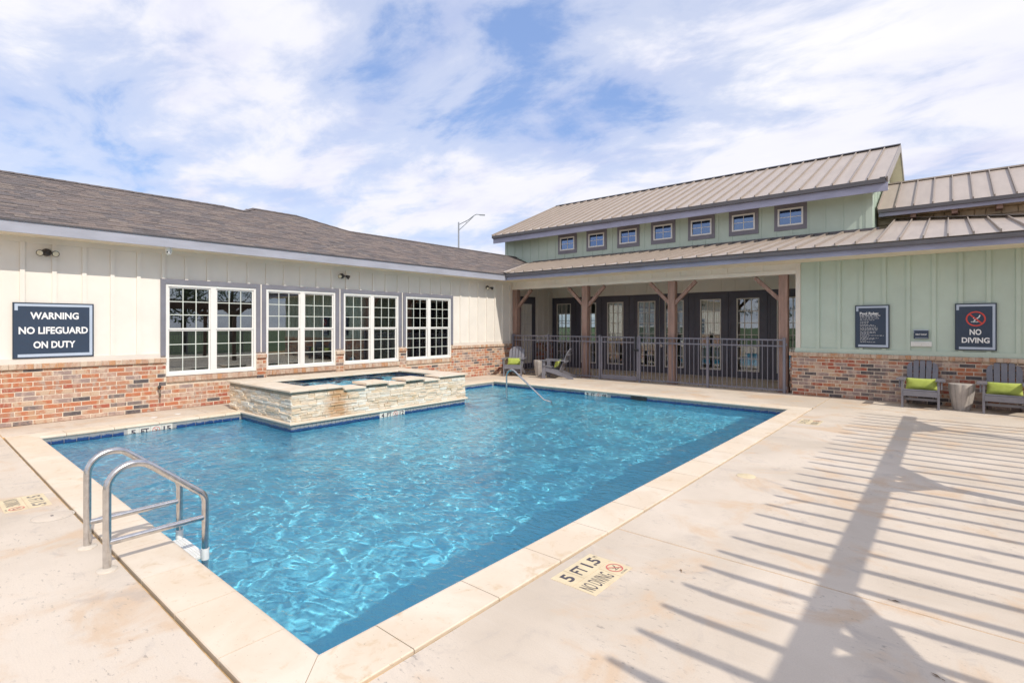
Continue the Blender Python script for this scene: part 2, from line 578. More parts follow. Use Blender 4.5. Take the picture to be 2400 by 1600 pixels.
def m_glass(name, boost=1.0, tint=(0.80, 0.86, 0.84), refl=(0.93, 0.96, 1.0)):
    m, nt, b = newmat(name)
    nt.nodes.remove(b)
    out = nt.nodes['Material Output']
    tr = nt.nodes.new('ShaderNodeBsdfTransparent')
    tr.inputs['Color'].default_value = (*tint, 1)
    gl = nt.nodes.new('ShaderNodeBsdfGlossy')
    gl.inputs['Roughness'].default_value = 0.0
    gl.inputs['Color'].default_value = (*refl, 1)
    fr = nt.nodes.new('ShaderNodeFresnel')
    fr.inputs['IOR'].default_value = 1.52
    f = nmath(nt, 'MULTIPLY', fr.outputs[0], boost, True)
    v = npos(nt)
    bp = nt.nodes.new('ShaderNodeBump')
    bp.inputs['Strength'].default_value = 0.02
    bp.inputs['Distance'].default_value = 0.02
    nt.links.new(nnoise(nt, v, 1.4, 2, 0.5), bp.inputs['Height'])
    nt.links.new(bp.outputs[0], gl.inputs['Normal'])
    mx = nt.nodes.new('ShaderNodeMixShader')
    nt.links.new(f, mx.inputs[0])
    nt.links.new(tr.outputs[0], mx.inputs[1])
    nt.links.new(gl.outputs[0], mx.inputs[2])
    nt.links.new(mx.outputs[0], out.inputs['Surface'])
    return m


M_GLASS = m_glass('window_glass', 4.0)
M_GLASSUP = m_glass('sky_tinted_glass', 6.0, (0.4, 0.48, 0.55), (0.42, 0.60, 0.95))  # blue sky reflection is put into the gloss colour of the clerestory panes

# ------------------------------------------------------------------ builders
FR_WORLD = Matrix.Identity(4)


def frame(o, right, up):
    r, u = Vector(right), Vector(up)
    n = r.cross(u)
    return Matrix(((r.x, u.x, n.x, o[0]), (r.y, u.y, n.y, o[1]), (r.z, u.z, n.z, o[2]), (0, 0, 0, 1)))


LX, RY, DY = -11.815, 14.03, 17.05
FR_L = frame((LX, 0, 0), (0, 1, 0), (0, 0, 1))      # u = Y, v = Z, n = +X
FR_R = frame((0, RY, 0), (1, 0, 0), (0, 0, 1))      # u = X, v = Z, n = -Y
FR_D = frame((0, DY, 0), (1, 0, 0), (0, 0, 1))


class MB:
    def __init__(self, M=None):
        self.v, self.f, self.mi, self.M, self.sm = [], [], [], M or FR_WORLD, []

    def add(self, vs, fs, mat=0, smooth=False):
        k = len(self.v)
        self.v += [self.M @ Vector(p) for p in vs]
        self.f += [tuple(i + k for i in f) for f in fs]
        self.mi += [mat] * len(fs)
        self.sm += [smooth] * len(fs)
        return self

    def box(self, x0, x1, y0, y1, z0, z1, mat=0):
        vs = [(x, y, z) for z in (z0, z1) for y in (y0, y1) for x in (x0, x1)]
        return self.add(vs, [(0, 2, 3, 1), (4, 5, 7, 6), (0, 1, 5, 4), (2, 6, 7, 3), (0, 4, 6, 2), (1, 3, 7, 5)], mat)

    def bar(self, a, b, w, h, up=(0, 0, 1), mat=0):
        a, b = Vector(a), Vector(b)
        d = (b - a).normalized()
        s = d.cross(Vector(up)).normalized()
        u = s.cross(d)
        vs = [p + s * (w / 2 * i) + u * (h / 2 * j) for p in (a, b) for (i, j) in ((-1, -1), (1, -1), (1, 1), (-1, 1))]
        return self.add(vs, [(0, 1, 2, 3), (7, 6, 5, 4), (0, 4, 5, 1), (1, 5, 6, 2), (2, 6, 7, 3), (3, 7, 4, 0)], mat)

    def tube(self, pts, r, n=12, mat=0, cap=True):
        pts = [Vector(p) for p in pts]
        rs = r if isinstance(r, (list, tuple)) else [r] * len(pts)
        ref = Vector((0.31, 0.17, 0.93)).normalized()
        rings = []
        for i, p in enumerate(pts):
            d = (pts[min(i + 1, len(pts) - 1)] - pts[max(i - 1, 0)]).normalized()
            s = d.cross(ref)
            if s.length < 0.05:
                s = d.cross(Vector((1, 0, 0)))
            s.normalize()
            u = s.cross(d)
            rings.append([p + (s * math.cos(t) + u * math.sin(t)) * rs[i] for t in [2 * math.pi * k / n for k in range(n)]])
        vs = [q for rg in rings for q in rg]
        fs = [(i * n + k, i * n + (k + 1) % n, (i + 1) * n + (k + 1) % n, (i + 1) * n + k) for i in range(len(pts) - 1) for k in range(n)]
        self.add(vs, fs, mat, True)
        if cap:
            self.add(rings[0], [tuple(range(n))], mat)
            self.add(rings[-1], [tuple(reversed(range(n)))], mat)
        return self

    def lathe(self, prof, n=24, c=(0, 0), mat=0, smooth=True):
        vs = [(c[0] + r * math.cos(2 * math.pi * k / n), c[1] + r * math.sin(2 * math.pi * k / n), z) for (r, z) in prof for k in range(n)]
        fs = [(i * n + k, i * n + (k + 1) % n, (i + 1) * n + (k + 1) % n, (i + 1) * n + k) for i in range(len(prof) - 1) for k in range(n)]
        return self.add(vs, fs, mat, smooth)

    def poly(self, pts, z0, z1, mat=0):
        """extruded polygon in the xy plane of the frame"""
        n = len(pts)
        vs = [(x, y, z0) for x, y in pts] + [(x, y, z1) for x, y in pts]
        fs = [tuple(reversed(range(n))), tuple(range(n, 2 * n))] + [(k, (k + 1) % n, n + (k + 1) % n, n + k) for k in range(n)]
        return self.add(vs, fs, mat)

    def mesh(self, name, mats):
        me = bpy.data.meshes.new(name)
        me.from_pydata([tuple(p) for p in self.v], [], self.f)
        for m in (mats if isinstance(mats, (list, tuple)) else [mats]):
            me.materials.append(m)
        me.polygons.foreach_set('material_index', self.mi)
        me.polygons.foreach_set('use_smooth', self.sm)
        me.update()
        return me

    def build(self, name, mats, parent=None, **kw):
        return link(name, self.mesh(name, mats), parent, **kw)


def link(name, me, parent=None, M=None, **kw):
    o = bpy.data.objects.new(name, me)
    COL.objects.link(o)
    if M is not None:
        o.matrix_basis = M
    if parent is not None:
        o.parent = parent
        if parent.get('_root'):
            o.matrix_parent_inverse = parent.matrix_basis.inverted()
    for k, v in kw.items():
        o[k] = v
    return o


def thing(name, label, cat, loc, rotz=0.0, group=None, M=None, world_kids=True):
    o = bpy.data.objects.new(name, None)
    COL.objects.link(o)
    o.empty_display_size = 0.2
    if M is not None:
        o.matrix_basis = M
    else:
        o.location = loc
        o.rotation_euler = (0, 0, rotz)
        o.matrix_basis = Matrix.LocRotScale(Vector(loc), Matrix.Rotation(rotz, 3, 'Z'), None)
    o['label'] = label
    o['category'] = cat
    if group:
        o['group'] = group
    if world_kids:
        o['_root'] = 1
    return o


def tag(o, label, cat, group=None):
    o['label'] = label
    o['category'] = cat
    if group:
        o['group'] = group
    return o


def copy_tree(o, parent=None):
    c = o.copy()
    COL.objects.link(c)
    if parent is not None:
        c.parent = parent
    for ch in [k for k in bpy.data.objects if k.parent == o]:
        copy_tree(ch, c)
    return c


CAMP = Vector((0, 0, CAM_H))


def emit(parent, name, pieces, templates, limit, rest_name):
    """pieces: (template key, world matrix, sort bias). The first ones become parts, the rest one 'stuff' part."""
    pieces = sorted(pieces, key=lambda p: (p[1].translation - CAMP).length + (p[2] if len(p) > 2 else 0))
    for p in pieces[:limit]:
        link(name, templates[p[0]], parent, p[1])
    rest = pieces[limit:]
    if rest:
        mats, vs, fs, mi = [], [], [], []
        for p in rest:
            me = templates[p[0]]
            k = len(vs)
            base = []
            for m in me.materials:
                if m not in mats:
                    mats.append(m)
                base.append(mats.index(m))
            vs += [tuple(p[1] @ v.co) for v in me.vertices]
            for f in me.polygons:
                fs.append(tuple(i + k for i in f.vertices))
                mi.append(base[f.material_index])
        me = bpy.data.meshes.new(rest_name)
        me.from_pydata(vs, [], fs)
        for m in mats:
            me.materials.append(m)
        me.polygons.foreach_set('material_index', mi)
        me.update()
        link(rest_name, me, parent, kind='stuff')


def block_mesh(name, L, H, D, c, mat, seed=0, jit=0.0, closed=False):
    """block lying against a wall: length on x, height on z, face at y = -D, chamfered front edges"""
    rnd = random.Random(seed)
    j = lambda a: (rnd.random() - 0.5) * 2 * a
    mb = MB()
    x, z = L / 2, H / 2
    fr = [(sx * (x - c) + j(jit), -D + j(jit * 0.8), sz * (z - c) + j(jit)) for sx, sz in ((-1, -1), (1, -1), (1, 1), (-1, 1))]
    mid = [(sx * x + j(jit * 0.5), -D + c + abs(j(jit * 0.4)), sz * z + j(jit * 0.4)) for sx, sz in ((-1, -1), (1, -1), (1, 1), (-1, 1))]
    bk = [(sx * x, 0, sz * z) for sx, sz in ((-1, -1), (1, -1), (1, 1), (-1, 1))]
    vs = fr + mid + bk
    fs = [(0, 1, 2, 3)]
    for a, b in ((0, 4), (4, 8)):
        for k in range(4):
            k2 = (k + 1) % 4
            fs.append((b + k, b + k2, a + k2, a + k))
    if closed:
        fs.append((11, 10, 9, 8))
    mb.add(vs, fs)
    return mb.mesh(name, mat)


ROT_L = Matrix.Rotation(R(90), 4, 'Z')      # block face towards +X
ROT_R = Matrix.Identity(4)                   # block face towards -Y

# ------------------------------------------------------------------ text and flat symbols
def text_mb(s, size, bold=0.0, align='CENTER', xscale=1.0):
    cu = bpy.data.curves.new('t', 'FONT')
    cu.body = s
    cu.size = size
    cu.align_x = align
    cu.offset = bold
    cu.resolution_u = 3
    cu.fill_mode = 'FRONT'
    ob = bpy.data.objects.new('t', cu)
    COL.objects.link(ob)
    dg = bpy.context.evaluated_depsgraph_get()
    me = ob.evaluated_get(dg).to_mesh()
    vs = [(v.co.x * xscale, v.co.y) for v in me.vertices]
    fs = [tuple(p.vertices) for p in me.polygons]
    ob.evaluated_get(dg).to_mesh_clear()
    bpy.data.objects.remove(ob)
    bpy.data.curves.remove(cu)
    return vs, fs


def put_text(mb, s, cxy, height, z, width=None, bold=0.012, align='CENTER', mat=0):
    """capital height and overall width are given in metres"""
    vs, fs = text_mb(s, 1.0, bold)
    xs, ys = [v[0] for v in vs], [v[1] for v in vs]
    sy = height / (max(ys) - min(ys))
    sx = width / (max(xs) - min(xs)) if width else sy
    mx, my = (max(xs) + min(xs)) / 2, (max(ys) + min(ys)) / 2
    if align == 'LEFT':
        mx = min(xs)
    mb.add([((x - mx) * sx + cxy[0], (y - my) * sy + cxy[1], z) for x, y in vs], fs, mat)


def ring(mb, c, r0, r1, z, sx=1.0, sy=1.0, n=36, mat=0, a0=0.0, a1=2 * math.pi):
    vs, fs = [], []
    for k in range(n + 1):
        t = a0 + (a1 - a0) * k / n
        for r in (r0, r1):
            vs.append((c[0] + r * math.cos(t) * sx, c[1] + r * math.sin(t) * sy, z))
    for k in range(n):
        fs.append((2 * k, 2 * k + 1, 2 * k + 3, 2 * k + 2))
    mb.add(vs, fs, mat)


def stroke(mb, pts, w, z, mat=0):
    for (x0, y0), (x1, y1) in zip(pts[:-1], pts[1:]):
        d = Vector((x1 - x0, y1 - y0))
        L = d.length
        if L < 1e-6:
            continue
        d /= L
        nx, ny = -d.y * w / 2, d.x * w / 2
        e = w * 0.15
        x0b, y0b, x1b, y1b = x0 - d.x * e, y0 - d.y * e, x1 + d.x * e, y1 + d.y * e
        mb.add([(x0b + nx, y0b + ny, z), (x0b - nx, y0b - ny, z), (x1b - nx, y1b - ny, z), (x1b + nx, y1b + ny, z)], [(0, 1, 2, 3)], mat)


def diver(mb, c, s, z, mat, sx=1.0):
    P = lambda pts: [(c[0] + x * s * sx, c[1] + y * s) for x, y in pts]
    stroke(mb, P([(0.55, 0.62), (0.38, 0.22), (0.05, -0.02)]), s * 0.17, z, mat)
    stroke(mb, P([(0.08, 0.0), (-0.34, 0.12)]), s * 0.14, z, mat)
    stroke(mb, P([(-0.02, -0.06), (-0.26, -0.42)]), s * 0.14, z, mat)
    stroke(mb, P([(-0.62, -0.55), (-0.45, -0.48), (-0.25, -0.58), (-0.05, -0.48), (0.15, -0.58), (0.35, -0.48)]), s * 0.10, z, mat)


def no_dive(mb, c, r, z, ring_mat, fig_mat, sx=1.0, sy=1.0, w=0.18, slash=135):
    diver(mb, c, r * 0.75, z, fig_mat, sx)
    ring(mb, c, r * (1 - w), r, z + 0.0008, sx, sy, 36, ring_mat)
    a = R(slash)
    stroke(mb, [(c[0] + r * 0.9 * math.cos(a) * sx, c[1] + r * 0.9 * math.sin(a) * sy), (c[0] - r * 0.9 * math.cos(a) * sx, c[1] - r * 0.9 * math.sin(a) * sy)], r * w, z + 0.0012, ring_mat)

# ================================================================== ground and deck
mb = MB()
GX0, GX1, GY0, GY1 = -260.0, 260.0, -260.0, 300.0
DX0, DX1, DY0, DY1 = -12.3, 9.0, -6.0, 17.1
mb.box(GX0, GX1, GY0, DY0, -0.5, -0.06)
mb.box(GX0, GX1, DY1, GY1, -0.5, -0.06)
mb.box(GX0, DX0, DY0, DY1, -0.5, -0.06)
mb.box(DX1, GX1, DY0, DY1, -0.5, -0.06)
mb.build('lawn', M_LAWN, None, kind='structure')

PX0, PX1, PY0, PY1 = -10.44, -2.44, 1.37, 11.55          # water edge of the pool
CW = 0.325                                              # coping width
CX0, CX1, CY0, CY1 = PX0 - CW, PX1 + CW, PY0 - CW, PY1 + CW
g = 0.02
deck = MB()
for (a, b, c, d) in ((DX0, DX1, DY0, CY0 - g), (DX0, DX1, CY1 + g, DY1), (DX0, CX0 - g, CY0 - g, CY1 + g), (CX1 + g, DX1, CY0 - g, CY1 + g)):
    deck.box(a, b, c, d, -0.30, -0.005)
deck = deck.build('pool_deck', M_CAULK, None, kind='structure')


def slab(x0, x1, y0, y1):
    h = 0.006
    w = MB()
    x0, x1, y0, y1 = x0 + h, x1 - h, y0 + h, y1 - h
    c = 0.004
    vs = [(x0, y0, -0.018), (x1, y0, -0.018), (x1, y1, -0.018), (x0, y1, -0.018),
          (x0, y0, -c), (x1, y0, -c), (x1, y1, -c), (x0, y1, -c),
          (x0 + c, y0 + c, 0), (x1 - c, y0 + c, 0), (x1 - c, y1 - c, 0), (x0 + c, y1 - c, 0)]
    fs = [(8, 9, 10, 11)] + [(a + k, a + (k + 1) % 4, b + (k + 1) % 4, b + k) for a, b in ((0, 4), (4, 8)) for k in range(4)]
    w.add(vs, fs)
    w.build('concrete_slab', M_CONC, deck)


ys = [-6, -1.8, 1.03, 3.835, 6.65, 9.46, 12.29, 14.0]
for a, b in zip(ys[:-1], ys[1:]):
    slab(CX1 + 0.02, 3.4, a, b)
    slab(3.4, 9.0, a, b)
for x0, x1 in ((-11.79, -6.9), (-6.9, CX1 + 0.02)):
    slab(x0, x1, -6, CY0 - 0.02)
for y0, y1 in ((CY0 - 0.02, 3.835), (3.835, 6.65), (6.65, 9.46), (9.46, 12.29), (12.29, 14.0)):
    slab(-11.79, CX0 - 0.02, y0, y1)
for x0, x1 in ((CX0 - 0.02, -6.4), (-6.4, CX1 + 0.02)):
    slab(x0, x1, CY1 + 0.02, 14.0)
for x0, x1 in ((-12.25, -7.55), (-7.55, -2.9)):
    slab(x0, x1, 14.0, 17.05)

# ================================================================== swimming pool
WZ = -0.135
pool = thing('swimming_pool', 'rectangular swimming pool with travertine coping and blue waterline tiles', 'pool', (-6.4, 6.4, 0))
TB = -0.215
SX0, SX1, SY0, SY1 = -11.0, -8.5, 4.31, 8.42            # raised spa


def floor_z(y):
    return -1.55 if y < 3.4 else (-1.55 + (y - 3.4) * (0.60 / 8.15))


b = MB()
ny = 16
for i in range(ny):
    ya, yb = PY0 + (PY1 - PY0) * i / ny, PY0 + (PY1 - PY0) * (i + 1) / ny
    b.add([(PX0, ya, floor_z(ya)), (PX1, ya, floor_z(ya)), (PX1, yb, floor_z(yb)), (PX0, yb, floor_z(yb))], [(0, 1, 2, 3)])
ts = -0.05
b.add([(PX0, PY0, ts), (PX0, PY1, ts), (PX0, PY1, -1.6), (PX0, PY0, -1.6)], [(0, 1, 2, 3)])
b.add([(PX1, PY0, ts), (PX1, PY1, ts), (PX1, PY1, -1.6), (PX1, PY0, -1.6)], [(3, 2, 1, 0)])
b.add([(PX0, PY0, ts), (PX1, PY0, ts), (PX1, PY0, -1.6), (PX0, PY0, -1.6)], [(3, 2, 1, 0)])
b.add([(PX0, PY1, ts), (PX1, PY1, ts), (PX1, PY1, -1.6), (PX0, PY1, -1.6)], [(0, 1, 2, 3)])
# entry steps in the far left corner and the bench along the far left side
for k, w in enumerate((1.95, 1.65, 1.35)):
    b.box(PX0 + 0.01, PX0 + w, 8.9 - 0.0 + 0.02 * k, PY1 - 0.01, -1.6, -0.78 + 0.2 * k)
basin = b.build('basin', M_PLASTER, pool)
basin.cycles.is_caustics_receiver = True

# coping stones
def coping_profile(c=0.018):
    # (distance from pool edge towards deck, z)
    pts = [(0.03, -0.05), (-0.012, -0.05), (-0.024, -0.043), (-0.03, -0.028), (-0.027, -0.012), (-0.016, -0.003), (0.0, 0.001)]
    return pts + [(CW - 0.006, 0.001), (CW, -0.005), (CW, -0.05)]


def coping_stone(side, a, b, mit_a=False, mit_b=False):
    prof = coping_profile()
    gap = 0.003
    w = MB()
    lo, hi = [], []
    for d, z in prof:
        aa = a + gap if not mit_a else a - d + gap
        bb = b - gap if not mit_b else b + d - gap
        if side == 'right':
            lo.append((PX1 + d, aa, z)); hi.append((PX1 + d, bb, z))
        elif side == 'near':
            lo.append((aa, PY0 - d, z)); hi.append((bb, PY0 - d, z))
        elif side == 'left':
            lo.append((PX0 - d, aa, z)); hi.append((PX0 - d, bb, z))
        else:
            lo.append((aa, PY1 + d, z)); hi.append((bb, PY1 + d, z))
    n = len(prof)
    fs = [(k, k + 1, n + k + 1, n + k) for k in range(n - 1)] + [tuple(range(n)), tuple(reversed(range(n, 2 * n)))]
    w.add(lo + hi, fs)
    w.build('coping_stone', M_COPING, pool)


def run(side, cuts):
    for i, (a, c) in enumerate(zip(cuts[:-1], cuts[1:])):
        coping_stone(side, a, c, i == 0, i == len(cuts) - 2)


run('right', [PY0] + [1.727 + 0.662 * k for k in range(15)] + [PY1])
run('near', [PX0] + [-9.74 + 0.63 * k for k in range(12)] + [PX1])
run('left', [PY0, 1.703, 2.303, 2.93, 3.56, 4.0, 4.31])
run('left', [8.42, 8.95, 9.58, 10.21, 10.84, PY1])
run('back', [PX0] + [-9.8 + 0.64 * k for k in range(11)] + [PX1])

# waterline tiles
T = 0.152
tile_me = block_mesh('tile', T - 0.006, 0.15, 0.012, 0.002, M_TILE)
grout = MB()
TZ = -0.128
tiles = []


def tile_row(u0, u1, mk, skip=None):
    n = int((u1 - u0) / T)
    for k in range(n):
        u = u0 + T * (k + 0.5)
        if skip and skip[0] - 0.02 < u < skip[1] + 0.02:
            continue
        link('tile', tile_me, pool, mk(u))


tile_row(PY0, SY0, lambda u: Matrix.Translation((PX0, u, TZ)) @ ROT_L, (2.48, 3.135))
tile_row(SY1, PY1, lambda u: Matrix.Translation((PX0, u, TZ)) @ ROT_L)
tile_row(PX0, PX1, lambda u: Matrix.Translation((u, PY1, TZ)), (-7.25, -6.58))
tile_row(PY0, PY1, lambda u: Matrix.Translation((PX1, u, TZ)) @ Matrix.Rotation(R(-90), 4, 'Z'))
for a in (PX0, PX1):
    grout.box(a - 0.006, a + 0.006, PY0, PY1, TB, -0.048)
grout.box(PX0 + 0.01, PX1 - 0.01, PY1 - 0.006, PY1 + 0.006, TB, -0.0482)
grout.build('tile_grout', M_GROUT, pool)

# water surface: one sheet of real ripples
def water_sheet(name, x0, x1, y0, y1, z, step, amp, seed, mat, cut=None):
    nx, nyy = int((x1 - x0) / step) + 1, int((y1 - y0) / step) + 1
    X, Y = np.meshgrid(np.linspace(x0, x1, nx), np.linspace(y0, y1, nyy))
    rg = np.random.default_rng(seed)
    wx = X + 0.10 * np.sin(Y * 2.3 + 0.6) + 0.07 * np.sin(Y * 5.1 + X * 2.2) + 0.04 * np.sin(X * 9.1 + Y * 3.3)
    wy = Y + 0.10 * np.sin(X * 2.7 + 1.1) + 0.07 * np.sin(X * 4.7 - Y * 2.9) + 0.04 * np.sin(Y * 8.3 - X * 4.1)
    Z = np.zeros_like(X)
    for k in range(70):
        lam = 0.125 * (0.85 / 0.125) ** (rg.random() ** 1.05)
        th = rg.normal(2.2, 1.15)
        a = amp * 0.011 * lam ** 1.0
        q = 2 * np.pi / lam
        Z += a * np.sin(q * (wx * np.cos(th) + wy * np.sin(th)) + rg.random() * 6.283)
    env = 0.75 + 0.35 * np.sin(X * 0.8 + 1.0) * np.sin(Y * 0.65 + 0.4)
    Z = Z * env
    co = np.stack([X, Y, Z + z], -1).reshape(-1, 3)
    idx = np.arange(nx * nyy).reshape(nyy, nx)
    F = np.stack([idx[:-1, :-1], idx[:-1, 1:], idx[1:, 1:], idx[1:, :-1]], -1).reshape(-1, 4)
    if cut:
        cxy = co[F].mean(1)
        F = F[~((cxy[:, 0] > cut[0]) & (cxy[:, 0] < cut[1]) & (cxy[:, 1] > cut[2]) & (cxy[:, 1] < cut[3]))]
    me = bpy.data.meshes.new(name)
    me.vertices.add(len(co))
    me.vertices.foreach_set('co', co.ravel())
    me.loops.add(F.size)
    me.loops.foreach_set('vertex_index', F.ravel().astype(np.int32))
    me.polygons.add(len(F))
    me.polygons.foreach_set('loop_start', (np.arange(len(F)) * 4).astype(np.int32))
    me.polygons.foreach_set('use_smooth', np.ones(len(F), bool))
    me.update(calc_edges=True)
    me.materials.append(mat)
    return me


wat = link('pool_water', water_sheet('pool_water', PX0 - 0.005, PX1 + 0.005, PY0 - 0.005, PY1 + 0.005, WZ, 0.016, 0.15, 5, M_WATER,
                                     (PX0 - 1, SX1 - 0.03, SY0 + 0.03, SY1 - 0.03)), None, kind='structure')

wat.cycles.is_caustics_caster = True

# ================================================================== raised spa
spa = thing('raised_spa', 'raised stacked stone spa with notched spillway edge beside the pool', 'spa', (-9.75, 6.36, 0))
b = MB()
b.box(SX0 + 0.03, SX0 + 0.6, SY0 + 0.03, SY1 - 0.03, -1.6, 0.50)
b.box(-8.98, SX1 - 0.03, SY0 + 0.03, SY1 - 0.03, -1.6, 0.462)
b.box(SX0 + 0.6, -8.98, SY0 + 0.03, 4.76, -1.6, 0.50)
b.box(SX0 + 0.6, -8.98, 7.92, SY1 - 0.03, -1.6, 0.50)
b.box(SX0 + 0.6, -8.98, 4.76, 7.92, -1.6, -0.35)
b.build('spa_shell', M_STONEBACK, spa)
b = MB()
b.box(SX0 + 0.601, SX0 + 0.62, 4.76, 7.92, -0.35, 0.502)
b.box(-9.0, -8.981, 4.77, 7.91, -0.35, 0.465)
b.box(SX0 + 0.62, -9.0, 4.761, 4.78, -0.35, 0.502)
b.box(SX0 + 0.62, -9.0, 7.9, 7.919, -0.35, 0.502)
b.box(SX0 + 0.62, -9.0, 4.78, 7.9, -0.349, -0.33)
b.build('spa_lining', M_SPA, spa)
# stacked stones
rnd = random.Random(4)
stone_t, pieces = {}, []


def stone_key(L, H, D, mat):
    k = (round(L, 2), round(H, 3), round(D, 3), mat.name, rnd.randrange(3))
    if k not in stone_t:
        stone_t[k] = block_mesh('stone', k[0] - 0.0025, k[1] - 0.0015, k[2], 0.006, mat, int(k[0] * 100 + k[1] * 3000 + k[4] * 7) & 255, 0.006)
    return k


def stack(u0, u1, place, top):
    z = 0.022
    hs = [0.045, 0.052, 0.04, 0.055, 0.045, 0.05, 0.06, 0.045, 0.05]
    i = 0
    while z < top - 0.012:
        h = min(hs[i % 9], top - z)
        if top - z - h < 0.02:
            h = top - z
        u = u0
        while u < u1 - 0.001:
            L = round(rnd.choice((0.12, 0.16, 0.2, 0.24, 0.3)), 2)
            if u1 - u - L < 0.08:
                L = round(u1 - u, 2)
            zc = z + h / 2
            mat = rnd.choices(M_STONES, (4, 3, 2, 3))[0]
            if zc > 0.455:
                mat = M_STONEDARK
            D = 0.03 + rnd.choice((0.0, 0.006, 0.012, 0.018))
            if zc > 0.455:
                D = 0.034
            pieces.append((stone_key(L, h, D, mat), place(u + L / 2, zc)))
            u += L
        z += h
        i += 1


stack(SY0, SY1, lambda u, z: Matrix.Translation((SX1 - 0.03, u, z)) @ ROT_L, 0.475)
stack(SX0, SX1, lambda u, z: Matrix.Translation((u, SY0 + 0.03, z)) @ ROT_R, 0.525)
stack(SX0, SX1, lambda u, z: Matrix.Translation((u, SY1 - 0.03, z)) @ Matrix.Rotation(R(180), 4, 'Z'), 0.525)
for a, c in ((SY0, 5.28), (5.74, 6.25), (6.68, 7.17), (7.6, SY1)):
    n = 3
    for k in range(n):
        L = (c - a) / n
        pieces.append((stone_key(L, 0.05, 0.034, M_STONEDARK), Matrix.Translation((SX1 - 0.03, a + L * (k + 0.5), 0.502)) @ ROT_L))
emit(spa, 'stone', pieces, stone_t, 300, 'stone_facing')


def spa_cap(x0, x1, y0, y1, z0, z1, name='coping_stone'):
    w = MB()
    c = 0.007
    g2 = 0.002
    x0, x1, y0, y1 = x0 + g2, x1 - g2, y0 + g2, y1 - g2
    rings = [(0.004, z0), (0, z0 + 0.006), (0, z1 - c), (c, z1)]
    vs = []
    for d, z in rings:
        vs += [(x0 + d, y0 + d, z), (x1 - d, y0 + d, z), (x1 - d, y1 - d, z), (x0 + d, y1 - d, z)]
    fs = [(0, 3, 2, 1), (12, 13, 14, 15)] + [(4 * r + k, 4 * r + (k + 1) % 4, 4 * r + 4 + (k + 1) % 4, 4 * r + 4 + k) for r in range(3) for k in range(4)]
    w.add(vs, fs)
    w.build(name, M_COPING, spa)


ZT0, ZT1 = 0.527, 0.563
fx0, fx1 = -8.96, -8.455
for y0, y1 in ((SY0 - 0.045, 4.78), (4.78, 5.285)):
    spa_cap(fx0 if y0 > 4.5 else fx0, fx1, y0, y1, ZT0, ZT1)
spa_cap(fx0 + 0.05, fx1 + 0.03, 5.735, 6.255, ZT0, ZT1 + 0.012)
spa_cap(fx0 + 0.05, fx1 + 0.03, 6.675, 7.175, ZT0, ZT1 + 0.012)
spa_cap(fx0, fx1, 7.595, SY1 + 0.045, ZT0, ZT1)
for y0, y1 in ((5.285, 5.735), (6.255, 6.675), (7.175, 7.595)):
    spa_cap(fx0 + 0.03, fx1 + 0.02, y0 - 0.004, y1 + 0.004, 0.476, 0.513)
for k in range(3):
    a = SX0 - 0.04 + (fx0 - SX0 + 0.04) * k / 3
    c = SX0 - 0.04 + (fx0 - SX0 + 0.04) * (k + 1) / 3
    spa_cap(a, c, SY0 - 0.045, 4.78, ZT0, ZT1)
    spa_cap(a, c, 7.9, SY1 + 0.045, ZT0, ZT1)
for k in range(5):
    a, c = 4.78 + 3.12 * k / 5, 4.78 + 3.12 * (k + 1) / 5
    spa_cap(SX0 - 0.04, -10.28, a, c, ZT0, ZT1)
# rounded ledge and tiles at the foot of the spa
w = MB()
prof = [(0.0, -0.03), (0.03, -0.03), (0.042, -0.022), (0.046, -0.006), (0.042, 0.010), (0.03, 0.019), (0.0, 0.021)]
for a, bb, ax in ((SY0 - 0.046, SY1 + 0.02, 'y'), (PX0 + 0.0, SX1 + 0.0, 'x'), (PX0 + 0.0, SX1 + 0.0, 'X')):
    if ax == 'y':
        lo = [(SX1 + d, SY0 - d, z) for d, z in prof]
        hi = [(SX1 + d, SY1 + d, z) for d, z in prof]
    elif ax == 'x':
        lo = [(PX0 - 0.15, SY0 - d, z) for d, z in prof]
        hi = [(SX1 + d, SY0 - d, z) for d, z in prof]
    else:
        lo = [(PX0 - 0.15, SY1 + d, z) for d, z in prof]
        hi = [(SX1 + d, SY1 + d, z) for d, z in prof]
    n = len(prof)
    w.add(lo + hi, [(k, k + 1, n + k + 1, n + k) for k in range(n - 1)] + [tuple(range(n)), tuple(range(n, 2 * n))], 0, False)
w.build('foot_ledge', M_COPING, spa)
w = MB()
w.box(PX0 + 0.02, SX1 - 0.004, SY0 + 0.006, SY1 - 0.006, -1.6, -0.031)
sb = w.build('spa_base', M_PLASTER, spa)
sb.cycles.is_caustics_receiver = True
stile = block_mesh('tile', 0.070, 0.088, 0.010, 0.002, M_TILE)
stile2 = block_mesh('tile', 0.070, 0.080, 0.010, 0.002, M_TILE)
n = int((SY1 - SY0) / 0.0745)
for k in range(n):
    u = SY0 + 0.0745 * (k + 0.5)
    if 6.07 < u < 6.70:
        continue
    link('tile', stile, spa, Matrix.Translation((SX1 - 0.004, u, -0.078)) @ ROT_L)
    link('tile', stile2, spa, Matrix.Translation((SX1 - 0.004, u, -0.166)) @ ROT_L)
for k in range(int((SX1 - PX0) / 0.0745)):
    u = SX1 - 0.0745 * (k + 0.5)
    link('tile', stile, spa, Matrix.Translation((u, SY0 + 0.006, -0.078)))
    link('tile', stile2, spa, Matrix.Translation((u, SY0 + 0.006, -0.166)))
link('spa_water', water_sheet('spa_water', SX0 + 0.615, -8.99, 4.775, 7.905, 0.487, 0.019, 0.6, 9, M_WATER), None, kind='structure')

